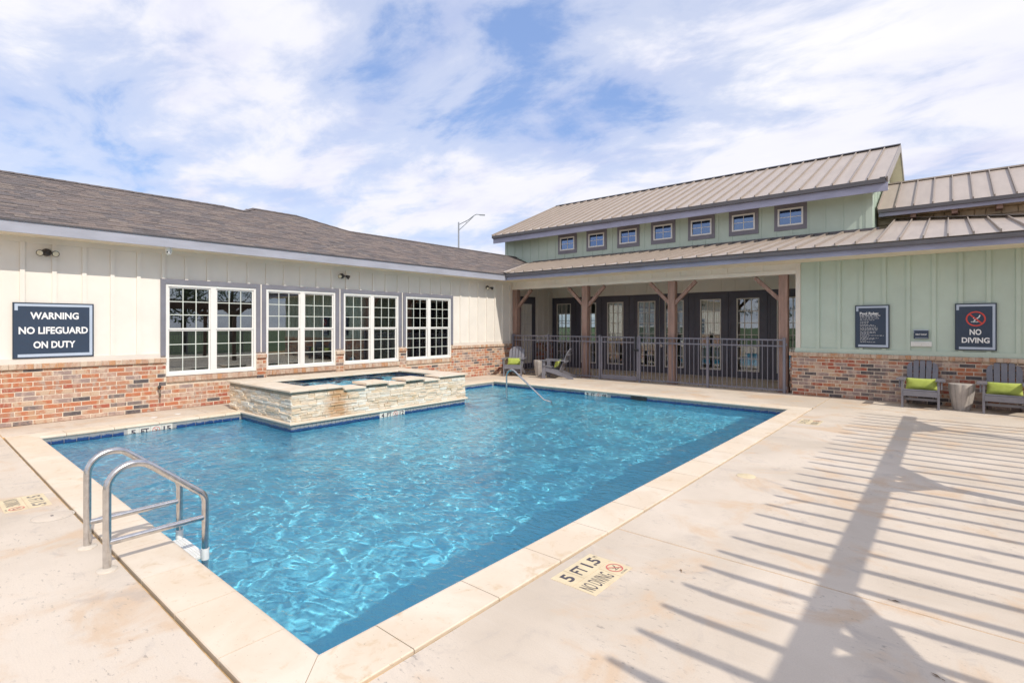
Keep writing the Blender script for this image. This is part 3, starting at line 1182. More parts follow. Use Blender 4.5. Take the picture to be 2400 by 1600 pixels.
# ================================================================== cream wing with the gym windows
wing = thing('cream_wing', 'long cream board and batten wing with brick base and grey shingle roof', 'building', (LX, 5.5, 0))
WY0, WY1 = -2.6, RY
SILLZ, LEDGE0, LEDGE1 = 0.655, 0.925, 1.012
WINS = [(3.437, 5.182), (5.403, 7.138), (7.368, 9.097), (9.353, 11.093)]
WZ0, WZ1 = 0.655, 2.483
b = MB(FR_L)
n0, n1 = -0.25, -0.036
segs = [WY0] + [c for w in WINS for c in w] + [WY1 + 0.08]
for i in range(0, len(segs), 2):
    b.box(segs[i], segs[i + 1], 0.0, 3.22, n0, n1)
for a, c in WINS:
    b.box(a, c, WZ1, 3.22, n0, n1)
    b.box(a, c, 0.0, WZ0 - 0.01, n0, n1)
b.build('siding', M_CREAM, wing)
b = MB(FR_L)
b.box(WY0 + 0.01, 3.345, LEDGE1 + 0.002, 1.108, -0.034, -0.006)
b.build('skirt_board', M_TRIM, wing)
b = MB(FR_L)
b.box(11.185, WY1 + 0.03, LEDGE1 + 0.002, 1.108, -0.034, -0.006)
b.build('skirt_board', M_TRIM, wing)
b = MB(FR_L)
b.box(WY0 + 0.01, WY1 + 0.03, 3.055, 3.19, -0.034, -0.012)
b.build('frieze_board', M_CREAM, wing)
bat_y = [1.365 + 0.4065 * k for k in range(-9, 31)]
for y in bat_y:
    inwin = 3.35 < y < 11.185
    z0 = 2.579 if inwin else 1.109
    if y < WY0 + 0.1 or y > 13.85:
        continue
    b = MB(FR_L)
    b.box(y - 0.032, y + 0.032, z0, 3.054, -0.034, -0.006)
    b.build('batten', M_CREAM, wing)
b = MB(FR_L)
b.box(13.93, 14.05, 0.0, 3.22, -0.0335, 0.0)
b.build('corner_board', M_TRIM, wing)


def gym_window(i):
    a, c = WINS[i]
    ca, cc = [(3.35, 5.275), (5.305, 7.245), (7.28, 9.20), (9.262, 11.185)][i]
    f = MB(FR_L)
    t = 0.048
    mid = (a + c) / 2
    mw = 0.055
    f.box(a, c, WZ1 - t, WZ1, -0.13, -0.016)
    f.box(a, c, WZ0, WZ0 + t + 0.01, -0.13, -0.014)
    f.box(a, a + t, WZ0 + t + 0.01, WZ1 - t, -0.13, -0.016)
    f.box(c - t, c, WZ0 + t + 0.01, WZ1 - t, -0.13, -0.016)
    f.box(mid - mw, mid + mw, WZ0 + t + 0.01, WZ1 - t, -0.13, -0.018)
    win = f.build('window', M_VINYL, wing)
    cs = MB(FR_L)
    cs.box(ca, cc, WZ1 + 0.001, 2.577, -0.034, 0.0)
    cs.box(ca, a - 0.001, 1.06, WZ1, -0.034, 0.0)
    cs.box(c + 0.001, cc, 1.06, WZ1, -0.034, 0.0)
    cs.build('casing', M_CASING, win)
    for s0, s1 in ((a + t, mid - mw), (mid + mw, c - t)):
        for lo, hi, dep in ((WZ0 + t + 0.01, 1.575, -0.062), (1.575, WZ1 - t, -0.042)):
            s = MB(FR_L)
            q = 0.026
            s.box(s0, s1, lo, lo + q + 0.006, dep - 0.03, dep)
            s.box(s0, s1, hi - q - 0.004, hi, dep - 0.03, dep)
            s.box(s0, s0 + q, lo + q, hi - q, dep - 0.03, dep - 0.001)
            s.box(s1 - q, s1, lo + q, hi - q, dep - 0.03, dep - 0.001)
            s.build('sash', M_VINYL, win)
            u0, u1, v0, v1 = s0 + q, s1 - q, lo + q + 0.006, hi - q - 0.004
            m = MB(FR_L)
            for k in (1, 2):
                u = u0 + (u1 - u0) * k / 3
                m.box(u - 0.008, u + 0.008, v0, v1, dep - 0.024, dep - 0.006)
                v = v0 + (v1 - v0) * k / 3
                m.box(u0, u1, v - 0.008, v + 0.008, dep - 0.0235, dep - 0.0065)
            m.build('muntin', M_MUNTIN, win)
            pw, ph = (u1 - u0) / 3, (v1 - v0) / 3
            pm = None
            for iu in range(3):
                for iv in range(3):
                    p = MB(FR_L)
                    p.box(u0 + pw * iu, u0 + pw * (iu + 1), v0 + ph * iv, v0 + ph * (iv + 1), dep - 0.017, dep - 0.013)
                    p.build('pane', M_GLASS, win)


for i in range(4):
    gym_window(i)
b = MB(FR_L)
for y in (5.290, 7.262, 9.231):
    b.box(y - 0.013, y + 0.013, 1.06, 2.58, -0.034, -0.004)
b.build('joint_strip', M_CREAM, wing)

# bricks
brick_t = {}


def brick_key(L, H, mat, D=0.05):
    k = (round(L, 3), round(H, 3), mat, D)
    if k not in brick_t:
        brick_t[k] = block_mesh('brick', L, H, D, 0.004, MATS[mat], sum(map(ord, mat)) & 63, 0.0012)
    return k


COURSE, BH, BL, JT = 0.0805, 0.0665, 0.241, 0.014
PAL_L = (('brick_orange', 4), ('brick_red', 2), ('brick_rose', 4), ('brick_tan', 4), ('brick_mottled', 5), ('brick_mauve', 2), ('brick_grey', 1.5), ('brick_charcoal', 1.2))
PAL_R = (('brick_orange', 1.5), ('brick_red', 3), ('brick_rose', 4), ('brick_tan', 2), ('brick_mottled', 3), ('brick_mauve', 5), ('brick_grey', 3), ('brick_charcoal', 2.4))


def brickwork(u0, u1, top, place, pal, rnd, holes=(), z_base=0.0):
    out = []
    r = 0
    z = z_base
    while z + BH * 0.5 < top:
        h = min(BH, top - z - 0.004)
        if h < 0.02:
            break
        u = u0 - (0.127 if r % 2 else 0.0) + rnd.choice((0, 0.0, 0.03))
        while u < u1:
            L = BL
            a, c = max(u, u0), min(u + L, u1)
            u += L + JT
            # cut away window openings
            spans = [(a, c)]
            for (ha, hc, hz) in holes:
                if z + h > hz:
                    ns = []
                    for (s, e) in spans:
                        if e <= ha or s >= hc:
                            ns.append((s, e))
                        else:
                            if s < ha - 0.02:
                                ns.append((s, ha))
                            if e > hc + 0.02:
                                ns.append((hc, e))
                    spans = ns
            for (s, e) in spans:
                if e - s < 0.03:
                    continue
                mat = rnd.choices([p[0] for p in pal], [p[1] for p in pal])[0]
                Lq = round((e - s) / 0.02) * 0.02 if (e - s) < BL - 0.003 else BL
                out.append((brick_key(min(Lq, e - s + 0.004), round(h, 3), mat), place((s + e) / 2, z + h / 2, rnd)))
        z += COURSE
        r += 1
    return out


rb = random.Random(21)
place_l = lambda u, z, r: Matrix.Translation((LX - 0.034 + (r.random() - 0.5) * 0.004, u, z)) @ ROT_L @ Matrix.Rotation((r.random() - 0.5) * 0.012, 4, 'Y')
holes = [(a - 0.005, c + 0.005, 0.52) for a, c in WINS]
pieces = brickwork(WY0 + 0.02, WY1 + 0.02, LEDGE0, place_l, PAL_L, rb, holes)
# keep the parts for the bricks in view
pieces = [(p[0], p[1], 0 if p[1].translation.y > 0.95 else 30) for p in pieces]
emit(wing, 'brick', pieces, brick_t, 300, 'brickwork')
b = MB(FR_L)
for i, s in enumerate(range(0, len(segs), 2)):
    a, c = segs[s], segs[s + 1]
    b.box(a + (0 if i else 0.0), c, 0.0, LEDGE0 + 0.01, -0.034, 0.0105)
for a, c in WINS:
    b.box(a, c, 0.0, 0.535, -0.034, 0.0105)
b.build('mortar', M_MORTAR, wing)
# rowlock ledge and sills
cap_t = {}


def cap_key(L, H, D, mat):
    k = (L, H, D, mat)
    if k not in cap_t:
        cap_t[k] = block_mesh('cap_brick', L, H, D, 0.005, MATS[mat], sum(map(ord, mat)) & 63, 0.002, True)
    return k


CAPS = (('cap_pink', 4), ('cap_cream', 4), ('cap_orange', 2))
pieces = []


def cap_row(u0, u1, zc, H, D, place, rnd, pal=CAPS):
    n = max(1, round((u1 - u0) / 0.102))
    w = (u1 - u0) / n
    for k in range(n):
        m = rnd.choices([p[0] for p in pal], [p[1] for p in pal])[0]
        pieces.append((cap_key(round(w - 0.006, 4), H, D, m), place(u0 + w * (k + 0.5), zc, rnd)))


place_c = lambda u, z, r: Matrix.Translation((LX - 0.033 + (r.random() - 0.5) * 0.004, u, z)) @ ROT_L @ Matrix.Rotation(R(-4), 4, 'X')
for i, s in enumerate(range(0, len(segs), 2)):
    a, c = max(segs[s], WY0 + 0.02), segs[s + 1]
    if i == 4:
        c = WY1
    cap_row(a, c, (LEDGE0 + LEDGE1) / 2, 0.084, 0.085, place_c, rb)
for a, c in WINS:
    cap_row(a + 0.004, c - 0.004, 0.588, 0.108, 0.088, place_c, rb)
pieces = [(p[0], p[1], 0 if p[1].translation.y > 1.0 else 30) for p in pieces]
emit(wing, 'cap_brick', pieces, cap_t, 300, 'cap_brickwork')
b = MB(FR_L)
for i, s in enumerate(range(0, len(segs), 2)):
    b.box(segs[s] + 0.002, segs[s + 1] - 0.002, LEDGE0 + 0.011, LEDGE1 - 0.004, -0.034, 0.040)
for a, c in WINS:
    b.box(a + 0.002, c - 0.002, 0.536, 0.640, -0.034, 0.042)
b.build('cap_mortar', M_MORTAR, wing)

# eaves and roof
EX, EZ0, EZ1 = -11.27, 3.135, 3.315
PIT = 0.42
b = MB()
b.box(EX - 0.03, EX, WY0 - 0.4, 13.1, EZ0, EZ1)
b.build('fascia', M_FASCIA, wing)
b = MB()
b.box(LX - 0.03, EX - 0.031, WY0 - 0.4, 13.06, EZ0 + 0.012, EZ0 + 0.03)
b.build('soffit', M_SOFFIT, wing)
b = MB()
b.box(EX - 0.02, EX + 0.022, WY0 - 0.4, 13.08, EZ1 + 0.001, EZ1 + 0.022)
b.build('drip_edge', M_GUTTER, wing)
RZ0 = EZ1 + 0.03
rx = lambda x: RZ0 + PIT * (EX - x)
ridge = [(-3.0, -14.72), (1.36, -14.72), (5.64, -14.80), (6.05, -14.62), (6.55, -15.17), (7.84, -15.17), (8.95, -14.12), (13.64, -14.14), (17.0, -14.16)]


def ridge_x(y):
    for (y0, x0), (y1, x1) in zip(ridge[:-1], ridge[1:]):
        if y0 <= y <= y1:
            return x0 + (x1 - x0) * (y - y0) / (y1 - y0)
    return ridge[0][1] if y < ridge[0][0] else ridge[-1][1]


LPIT, LZ0, LYE = 0.213, 3.42, 13.1


def valley_y(x):
    return LYE + (rx(x) - LZ0) / LPIT if rx(x) > LZ0 else LYE


b = MB()
ysr = sorted(set([r[0] for r in ridge] + [float(v) for v in np.arange(-3, 17.01, 0.5)]))
for y0, y1 in zip(ysr[:-1], ysr[1:]):
    lo0, lo1 = EX, EX
    if y1 > LYE:
        lo0 = EX - max(0, (y0 - LYE) * LPIT / PIT)
        lo1 = EX - max(0, (y1 - LYE) * LPIT / PIT)
    x0, x1 = ridge_x(y0), ridge_x(y1)
    q = [(lo0, y0, rx(lo0) - 0.012), (lo1, y1, rx(lo1) - 0.012), (x1, y1, rx(x1) - 0.012), (x0, y0, rx(x0) - 0.012)]
    b.add(q, [(0, 1, 2, 3)], 0)
    b.add([(x0, y0, rx(x0) - 0.012), (x1, y1, rx(x1) - 0.012), (-18.5, y1, EZ1), (-18.5, y0, EZ1)], [(0, 1, 2, 3)], 0)
b.add([(EX, -3, EZ1), (-14.72, -3, rx(-14.72) - 0.012), (-18.5, -3, EZ1)], [(0, 1, 2)], 0)
b.build('roof_deck', M_SHING[2], wing)
EXPO = 0.143
sl = math.sqrt(1 + PIT * PIT)
ang = math.atan(PIT)
sh_t, pieces = {}, []
rs = random.Random(8)


def sh_key(L, mi):
    k = (L, mi)
    if k not in sh_t:
        w = MB()
        t = 0.007
        w.add([(-L / 2, 0, 0.001), (L / 2, 0, 0.001), (L / 2, 0, t), (-L / 2, 0, t), (L / 2, EXPO + 0.03, 0.0015), (-L / 2, EXPO + 0.03, 0.0015)],
              [(0, 1, 2, 3), (3, 2, 4, 5), (0, 3, 5), (1, 4, 2)])
        sh_t[k] = w.mesh('shingle', M_SHING[mi])
    return k


# local: x along the eave (+Y), y up the slope
ROOFM = frame((0, 0, 0), (0, 1, 0), Vector((-1, 0, PIT)).normalized())
row = 0
while True:
    s = row * EXPO
    x = EX - s / sl
    if x < -15.2:
        break
    y = -3.0 + rs.random() * 0.3
    ymax = min(17.0, LYE + max(0, (EX - x) * PIT / LPIT) - 0.03)
    while y < ymax:
        L = rs.choice((0.14, 0.18, 0.24, 0.30))
        yc = y + L / 2
        if ridge_x(yc) < x - 0.05 and ridge_x(y) < x - 0.02 and ridge_x(y + L) < x - 0.02:
            if yc + L / 2 <= ymax + 0.02:
                mi = rs.choices(range(5), (4, 4, 3, 2, 2.4))[0]
                pieces.append((sh_key(L, mi), Matrix.Translation((x, yc, rx(x) - 0.008 + rs.choice((0, 0, 0.004)))) @ ROOFM, 0 if yc > 0.9 else 40))
        y += L
    row += 1
emit(wing, 'shingle', pieces, sh_t, 300, 'shingle_courses')
b = MB()
for (y0, x0), (y1, x1) in zip(ridge[:-1], ridge[1:]):
    n = max(1, int(abs(y1 - y0) / 0.2))
    for k in range(n):
        ya, yb = y0 + (y1 - y0) * k / n, y0 + (y1 - y0) * (k + 1) / n + 0.015
        xa, xb = x0 + (x1 - x0) * k / n, x0 + (x1 - x0) * (k + 1) / n
        for sg in (1, -1):
            b.add([(xa, ya, rx(xa) + 0.012), (xb, yb, rx(xb) + 0.018), (xb + 0.14 * sg, yb, rx(xb) - 0.14 * PIT + 0.016), (xa + 0.14 * sg, ya, rx(xa) - 0.14 * PIT + 0.008)], [(0, 1, 2, 3)])
b.build('ridge_cap', M_SHING[4], wing, kind='stuff')
# room behind the glass
b = MB()
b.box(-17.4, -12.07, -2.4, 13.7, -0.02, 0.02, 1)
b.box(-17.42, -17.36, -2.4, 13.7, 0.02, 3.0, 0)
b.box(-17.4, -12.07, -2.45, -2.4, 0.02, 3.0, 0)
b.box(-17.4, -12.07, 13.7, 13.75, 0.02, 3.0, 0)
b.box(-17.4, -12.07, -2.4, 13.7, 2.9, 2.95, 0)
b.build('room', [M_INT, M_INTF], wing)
# ================================================================== sage clubhouse with the porch
club = thing('clubhouse', 'sage green clubhouse with clerestory windows, tan metal roofs and a covered porch', 'building', (-3.0, RY, 0))
CX_R = 4.6
PWX = -12.25
BX = -2.936
b = MB(FR_R)
b.box(-2.746, CX_R, 0.93, 3.30, -0.22, -0.030)
b.build('siding', M_GREEN, club)
b = MB(FR_R)
b.box(-2.85, -2.747, 1.121, 3.24, -0.22, 0.002)
b.build('corner_board', M_TRIM, club)
b = MB(FR_R)
b.box(-2.86, CX_R, 1.015, 1.12, -0.2, -0.001)
b.build('skirt_board', M_GREEN, club)
for k in range(17):
    x = -2.382 + 0.4255 * k
    if x > CX_R - 0.05:
        break
    b = MB(FR_R)
    b.box(x - 0.036, x + 0.036, 1.121, 3.19, -0.029, 0.0)
    b.build('batten', M_GREEN, club)
# beam over the porch
b = MB(FR_R)
b.box(PWX, -2.851, 2.915, 3.30, -0.24, -0.022)
b.box(PWX, -2.8505, 2.905, 3.002, -0.245, 0.004)
b.build('porch_beam', M_CREAM, club)
for k in range(22):
    x = -11.70 + 0.4245 * k
    if x > -2.9:
        break
    b = MB(FR_R)
    b.box(x - 0.032, x + 0.032, 3.003, 3.19, -0.021, -0.002)
    b.build('batten', M_CREAM, club)
# brick base
rc = random.Random(33)
place_r = lambda u, z, r: Matrix.Translation((u, RY + 0.034 + (r.random() - 0.5) * 0.004, z)) @ Matrix.Rotation((r.random() - 0.5) * 0.012, 4, 'Y')
pieces = brickwork(BX, CX_R, 0.922, place_r, PAL_R, rc)
pieces = [(p[0], p[1], 0 if p[1].translation.x < 1.3 else 30) for p in pieces]
place_e = lambda u, z, r: Matrix.Translation((BX + 0.05 - 0.034, u, z)) @ Matrix.Rotation(R(-90), 4, 'Z')
pieces += [(p[0], p[1], 20) for p in brickwork(RY + 0.02, RY + 0.3, 0.922, place_e, PAL_R, rc)]
place_p = lambda u, z, r: Matrix.Translation((PWX + 0.012, u, z)) @ ROT_L
pieces += [(p[0], p[1], 0) for p in brickwork(15.95, 17.02, 1.0, place_p, PAL_R, rc)]
emit(club, 'brick', pieces, brick_t, 300, 'brickwork')
b = MB(FR_R)
b.box(BX + 0.01, CX_R, 0.0, 0.93, -0.29, 0.0105)
b.build('mortar', M_MORTAR, club)
pieces = []
place_rc = lambda u, z, r: Matrix.Translation((u, RY + 0.033 + (r.random() - 0.5) * 0.004, z)) @ Matrix.Rotation(R(-4), 4, 'X')
cap_row(BX - 0.05, CX_R, 0.968, 0.084, 0.085, place_rc, rc, (('cap_pink', 3), ('cap_cream', 6), ('cap_orange', 1.2)))
emit(club, 'cap_brick', pieces, cap_t, 300, 'cap_brickwork')
b = MB(FR_R)
b.box(BX - 0.045, CX_R, 0.931, 1.006, -0.29, 0.04)
b.build('cap_mortar', M_MORTAR, club)

# porch walls, ceiling
b = MB()
b.box(PWX - 0.2, PWX, RY + 0.05, 17.2, 0, 3.3)
b.box(PWX, -2.7, DY, DY + 0.18, 2.735, 4.0)
b.build('porch_wall', M_CREAM, club)
b = MB()
b.box(PWX, -2.7, RY + 0.245, DY - 0.001, 3.21, 3.25)
b.build('porch_ceiling', M_SOFFIT, club)
b = MB()
b.box(-2.84, -2.75, RY + 0.3, DY, 0, 3.2)
b.build('porch_end_wall', M_GREEN, club)
for k in range(23):
    x = -12.0 + 0.4265 * k
    if x > -2.8:
        break
    b = MB(FR_D)
    b.box(x - 0.012, x + 0.012, 2.737, 3.209, 0.0, 0.012)
    b.build('batten', M_CREAM, club)
for y in (16.1, 16.45, 16.8):
    b = MB()
    b.box(PWX, PWX + 0.016, y - 0.02, y + 0.02, 1.02, 3.2)
    b.build('batten', M_CREAM, club)


def french_door(F, uc, width, z0g, z1g, gw, ajar=False, slab_name='door', left_wall=False):
    """a dark slab with a tall glazed opening of 3 x 6 panes"""
    d = MB(F)
    u0, u1 = uc - width / 2, uc + width / 2
    g0, g1 = uc - gw / 2, uc + gw / 2
    n0, n1 = -0.10, 0.016
    d.box(u0, g0, 0.02, 2.735, n0, n1)
    d.box(g1, u1, 0.02, 2.735, n0, n1)
    d.box(g0, g1, 0.02, z0g, n0, n1)
    d.box(g0, g1, z1g, 2.735, n0, n1)
    # raised stiles
    for s in (u0 + 0.012, u1 - 0.052):
        d.box(s, s + 0.04, 0.025, 2.70, n1, n1 + 0.012)
    d.box(u0 + 0.052, u1 - 0.052, 2.63, 2.70, n1, n1 + 0.011)
    dr = d.build(slab_name, M_DOOR, club)
    f = MB(F)
    t = 0.034
    for (a, c, e, h) in ((g0, g1, z1g - t, z1g), (g0, g1, z0g, z0g + t), (g0, g0 + t, z0g + t, z1g - t), (g1 - t, g1, z0g + t, z1g - t)):
        f.box(a, c, e, h, n1 - 0.03, n1 + 0.014)
    f.build('glazing_frame', M_DOORTRIM, dr)
    m = MB(F)
    a, c, e, h = g0 + t, g1 - t, z0g + t, z1g - t
    for k in (1, 2):
        u = a + (c - a) * k / 3
        m.box(u - 0.0115, u + 0.0115, e, h, -0.012, 0.012)
    for k in range(1, 6):
        v = e + (h - e) * k / 6
        m.box(a, c, v - 0.0115, v + 0.0115, -0.0115, 0.0115)
    m.build('muntin', M_DOORTRIM, dr)
    for iu in range(3):
        for iv in range(6):
            p = MB(F)
            p.box(a + (c - a) * iu / 3, a + (c - a) * (iu + 1) / 3, e + (h - e) * iv / 6, e + (h - e) * (iv + 1) / 6, -0.006, -0.002)
            p.build('pane', M_GLASS, dr)
    return dr


door_x = [-11.67, -10.53, -9.39, -8.16, -7.15, -5.93, -4.785, -3.63]
edges = [PWX + 0.02] + [(a + c) / 2 for a, c in zip(door_x[:-1], door_x[1:])] + [-2.85]
doors = []
for i, x in enumerate(door_x):
    w = 2 * min(x - edges[i], edges[i + 1] - x) - 0.02
    doors.append(french_door(FR_D, x, w, 0.222, 2.50, 0.665))
b = MB(FR_D)
for i, x in enumerate(door_x):
    w = min(x - edges[i], edges[i + 1] - x) - 0.01
    for a, c in ((edges[i], x - w), (x + w, edges[i + 1])):
        if c - a > 0.004:
            b.box(a, c, 0.0, 2.735, -0.10, 0.004)
b.build('door_panelling', M_DOOR, club)
b = MB(FR_D)
b.box(PWX, -2.85, 0.0, 0.018, -0.1, 0.05)
b.build('threshold', M_RIDGE, club)
# handle plate on the door by the third column and its pale weather strip
b = MB(FR_D)
b.box(-7.64, -7.60, 1.02, 1.10, 0.03, 0.07)
b.box(-7.64, -7.52, 0.94, 0.965, 0.06, 0.08)
b.box(-7.66, -7.58, 0.90, 1.0, 0.03, 0.045)
b.build('handle', M_STEEL, doors[4])
b = MB(FR_D)
b.box(-7.690, -7.672, 0.05, 2.62, 0.017, 0.026)
b.build('weather_strip', M_DOORTRIM, doors[3])
FR_P = frame((PWX, 0, 0), (0, 1, 0), (0, 0, 1))
french_door(FR_P, 15.36, 1.12, 0.222, 2.46, 0.64)

# columns with knee braces
for i, xl in enumerate((-11.83, -8.946, -6.094, -3.235)):
    wcol = 0.198
    y0 = 14.065
    b = MB()
    b.box(xl, xl + wcol, y0, y0 + wcol, 0.14, 2.904)
    col = b.build('column', M_WOODBROWN, club)
    b = MB()
    e = 0.018
    b.box(xl - e, xl + wcol + e, y0 - e, y0 + wcol + e, 0.0, 0.139)
    b.build('column_base', M_WOODBROWN, col)
    yc = y0 + wcol / 2
    for sg in (-1, 1):
        if (i == 0 and sg < 0) or (i == 3 and sg > 0):
            continue
        xa = xl + wcol / 2 + sg * (wcol / 2 - 0.03)
        b = MB()
        b.bar((xa, yc, 2.27), (xa + sg * 0.60, yc, 2.87 + 0.0), 0.09, 0.095, (0, 1, 0))
        b.build('knee_brace', M_WOODBROWN, col)

# lower eave
GYE = 13.1
ex0, ex1 = EX, 5.2
b = MB()
b.box(ex0, ex1, GYE, GYE + 0.03, 3.15, 3.30)
b.build('fascia', M_FASCIA2, club)
b = MB()
b.box(ex0 - 0.01, ex1, GYE - 0.09, GYE - 0.001, 3.262, 3.345)
b.build('gutter', M_GUTTER, club)
b = MB()
b.box(LX - 0.02, ex1, GYE + 0.031, RY + 0.02, 3.163, 3.19)
b.build('soffit', M_SOFFIT, club)


def metal_panel(q, parent, name='roof_panel', mat=None, rib=0.055):
    """q: eave left, eave right, top right, top left; a pan with a standing seam on its left edge"""
    a, b_, c, d = [Vector(p) for p in q]
    n = (b_ - a).cross(d - a).normalized()
    if n.z < 0:
        n = -n
    w = MB()
    th = n * 0.012
    vs = [a, b_, c, d, a + th, b_ + th, c + th, d + th]
    w.add(vs, [(3, 2, 1, 0), (4, 5, 6, 7), (0, 1, 5, 4), (1, 2, 6, 5), (2, 3, 7, 6), (3, 0, 4, 7)])
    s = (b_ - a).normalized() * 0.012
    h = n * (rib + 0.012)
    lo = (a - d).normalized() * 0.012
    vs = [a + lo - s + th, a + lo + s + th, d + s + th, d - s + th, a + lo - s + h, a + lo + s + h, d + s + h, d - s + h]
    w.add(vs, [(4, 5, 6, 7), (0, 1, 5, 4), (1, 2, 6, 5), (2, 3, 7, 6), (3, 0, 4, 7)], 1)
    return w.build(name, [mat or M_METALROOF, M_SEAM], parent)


EY, EZL = GYE - 0.06, 3.365
lz = lambda y: EZL + LPIT * (y - EY)
P1 = 0.3735
x = -5.254 - P1 * 24
while x < ex1 - 0.1:
    xa, xb = x, x + P1
    x += P1
    if xb < -13.6:
        continue

    def lowpt(xx):
        if xx >= EX:
            return (xx, EY, lz(EY))
        y = min(17.04, LYE + (EX - xx) * PIT / LPIT)
        return (xx, y, lz(y))

    def toppt(xx):
        if xx < -1.45:
            return (xx, 17.04, lz(17.04))
        z = 4.63 - (xx + 1.58) * 0.097
        return (xx, 18.0, z)
    ta, tb = toppt(xa), toppt(xb)
    if (xa < -1.45) != (xb < -1.45):
        tb = (xb, 17.04, lz(17.04) + 0.02)
    la, lb = lowpt(xa), lowpt(xb)
    if la[1] >= 17.03 and lb[1] >= 17.03:
        continue
    metal_panel((la, lb, tb, ta), club)
# valley flashing and top flashings
b = MB()
vt = (EX - (17.04 - LYE) * LPIT / PIT, 17.04)
va = (EX, LYE)
for sg, wd in ((1, 0.16), (-1, 0.10)):
    p0, p1 = Vector((va[0], va[1] - 0.05, lz(va[1]) + 0.018)), Vector((vt[0], vt[1], lz(vt[1]) + 0.022))
    if sg > 0:
        q0, q1 = p0 + Vector((wd, 0, 0.004)), p1 + Vector((wd, 0, 0.004))
    else:
        q0, q1 = p0 + Vector((-wd, 0, wd * PIT)), p1 + Vector((-wd, 0, wd * PIT))
    b.add([p0, q0, q1, p1], [(0, 1, 2, 3)])
b.build('valley_flashing', M_METALROOF, club)
b = MB()
b.box(-13.2, -1.45, DY - 0.05, DY - 0.012, lz(17.0) + 0.02, lz(17.04) + 0.075)
b.build('wall_flashing', M_GUTTER, club)
b = MB()
b.bar((-1.5, 17.97, 4.63 + 0.045), (5.0, 17.97, 4.63 + 0.05 - 6.5 * 0.097), 0.12, 0.03)
b.build('wall_flashing', M_METALROOF, club)

# clerestory
CLX0, CLX1 = -14.76, -1.6
cw = [-11.507 + 1.318 * k for k in range(7)]
CZ0, CZ1 = 4.60, 5.115
b = MB(FR_D)
sg = [CLX0] + [c for q in cw for c in (q - 0.33, q + 0.33)] + [CLX1]
for i in range(0, len(sg), 2):
    b.box(sg[i], sg[i + 1], 4.0, 5.5, -0.2, 0.0)
for q in cw:
    b.box(q - 0.33, q + 0.33, 4.0, CZ0, -0.2, 0.0)
    b.box(q - 0.33, q + 0.33, CZ1, 5.5, -0.2, 0.0)
b.build('siding', M_GREEN, club)
b = MB()
b.box(CLX1 - 0.02, CLX1, DY + 0.21, 25.2, 4.0, 5.5)
b.box(CLX0, CLX0 + 0.02, DY + 0.21, 25.2, 3.0, 5.5)
for xx in (CLX0 + 0.02, CLX1 - 0.001):
    b.add([(xx, DY + 0.01, 5.5), (xx, 25.2, 5.5), (xx, 21.1, 7.35)], [(0, 1, 2)])
b.box(CLX0, CLX1, 25.2, 25.3, 0.0, 5.5)
b.build('gable_siding', M_GREEN, club)
for k in range(31):
    x = -14.654 + 0.4262 * k
    if x > -1.8:
        break
    w = MB(FR_D)
    hit = [q for q in cw if abs(x - q) < 0.44]
    if hit:
        w.box(x - 0.026, x + 0.026, 4.1, 4.469, 0.0, 0.016)
    else:
        w.box(x - 0.026, x + 0.026, 4.1, 5.3, 0.0, 0.016)
    w.build('batten', M_GREEN, club)
w = MB(FR_D)
w.box(CLX1 - 0.15, CLX1 + 0.003, 4.1, 5.3, 0.001, 0.022)
w.build('corner_board', M_GREEN, club)
for k in range(12):
    w = MB()
    y = DY + 0.35 + 0.42 * k
    w.box(CLX1, CLX1 + 0.02, y - 0.03, y + 0.03, 4.2, min(7.2, 5.45 + max(0, (y - DY) * 0.43)))
    w.build('batten', M_GREEN, club)
for q in cw:
    w = MB(FR_D)
    t = 0.046
    for a, c, e, h in ((q - 0.34, q + 0.34, CZ1 - t, CZ1), (q - 0.34, q + 0.34, CZ0, CZ0 + t), (q - 0.34, q - 0.34 + t, CZ0 + t, CZ1 - t), (q + 0.34 - t, q + 0.34, CZ0 + t, CZ1 - t)):
        w.box(a, c, e, h, -0.05, 0.040)
    win = w.build('window', M_VINYL, club)
    w = MB(FR_D)
    for a, c, e, h in ((q - 0.437, q + 0.437, CZ1 + 0.001, 5.235), (q - 0.437, q + 0.437, 4.47, CZ0 - 0.001), (q - 0.437, q - 0.341, CZ0, CZ1), (q + 0.341, q + 0.437, CZ0, CZ1)):
        w.box(a, c, e, h, 0.0005, 0.024)
    w.build('casing', M_CASING2, win)
    w = MB(FR_D)
    w.box(q - 0.009, q + 0.009, CZ0 + t, CZ1 - t, -0.012, 0.006)
    zc = (CZ0 + CZ1) / 2
    w.box(q - 0.34 + t, q + 0.34 - t, zc - 0.009, zc + 0.009, -0.0115, 0.0055)
    w.build('muntin', M_VINYL, win)
    for iu in (0, 1):
        for iv in (0, 1):
            w = MB(FR_D)
            w.box(q - 0.294 + 0.294 * iu, q + 0.294 * iu, CZ0 + t + (zc - CZ0 - t) * iv, zc + (CZ1 - t - zc) * iv, -0.006, -0.002)
            w.build('pane', M_GLASSUP, win)
w = MB()
w.box(-14.6, -1.7, 17.4, 17.42, 4.1, 5.4)
w.build('attic_partition', M_INT, club)
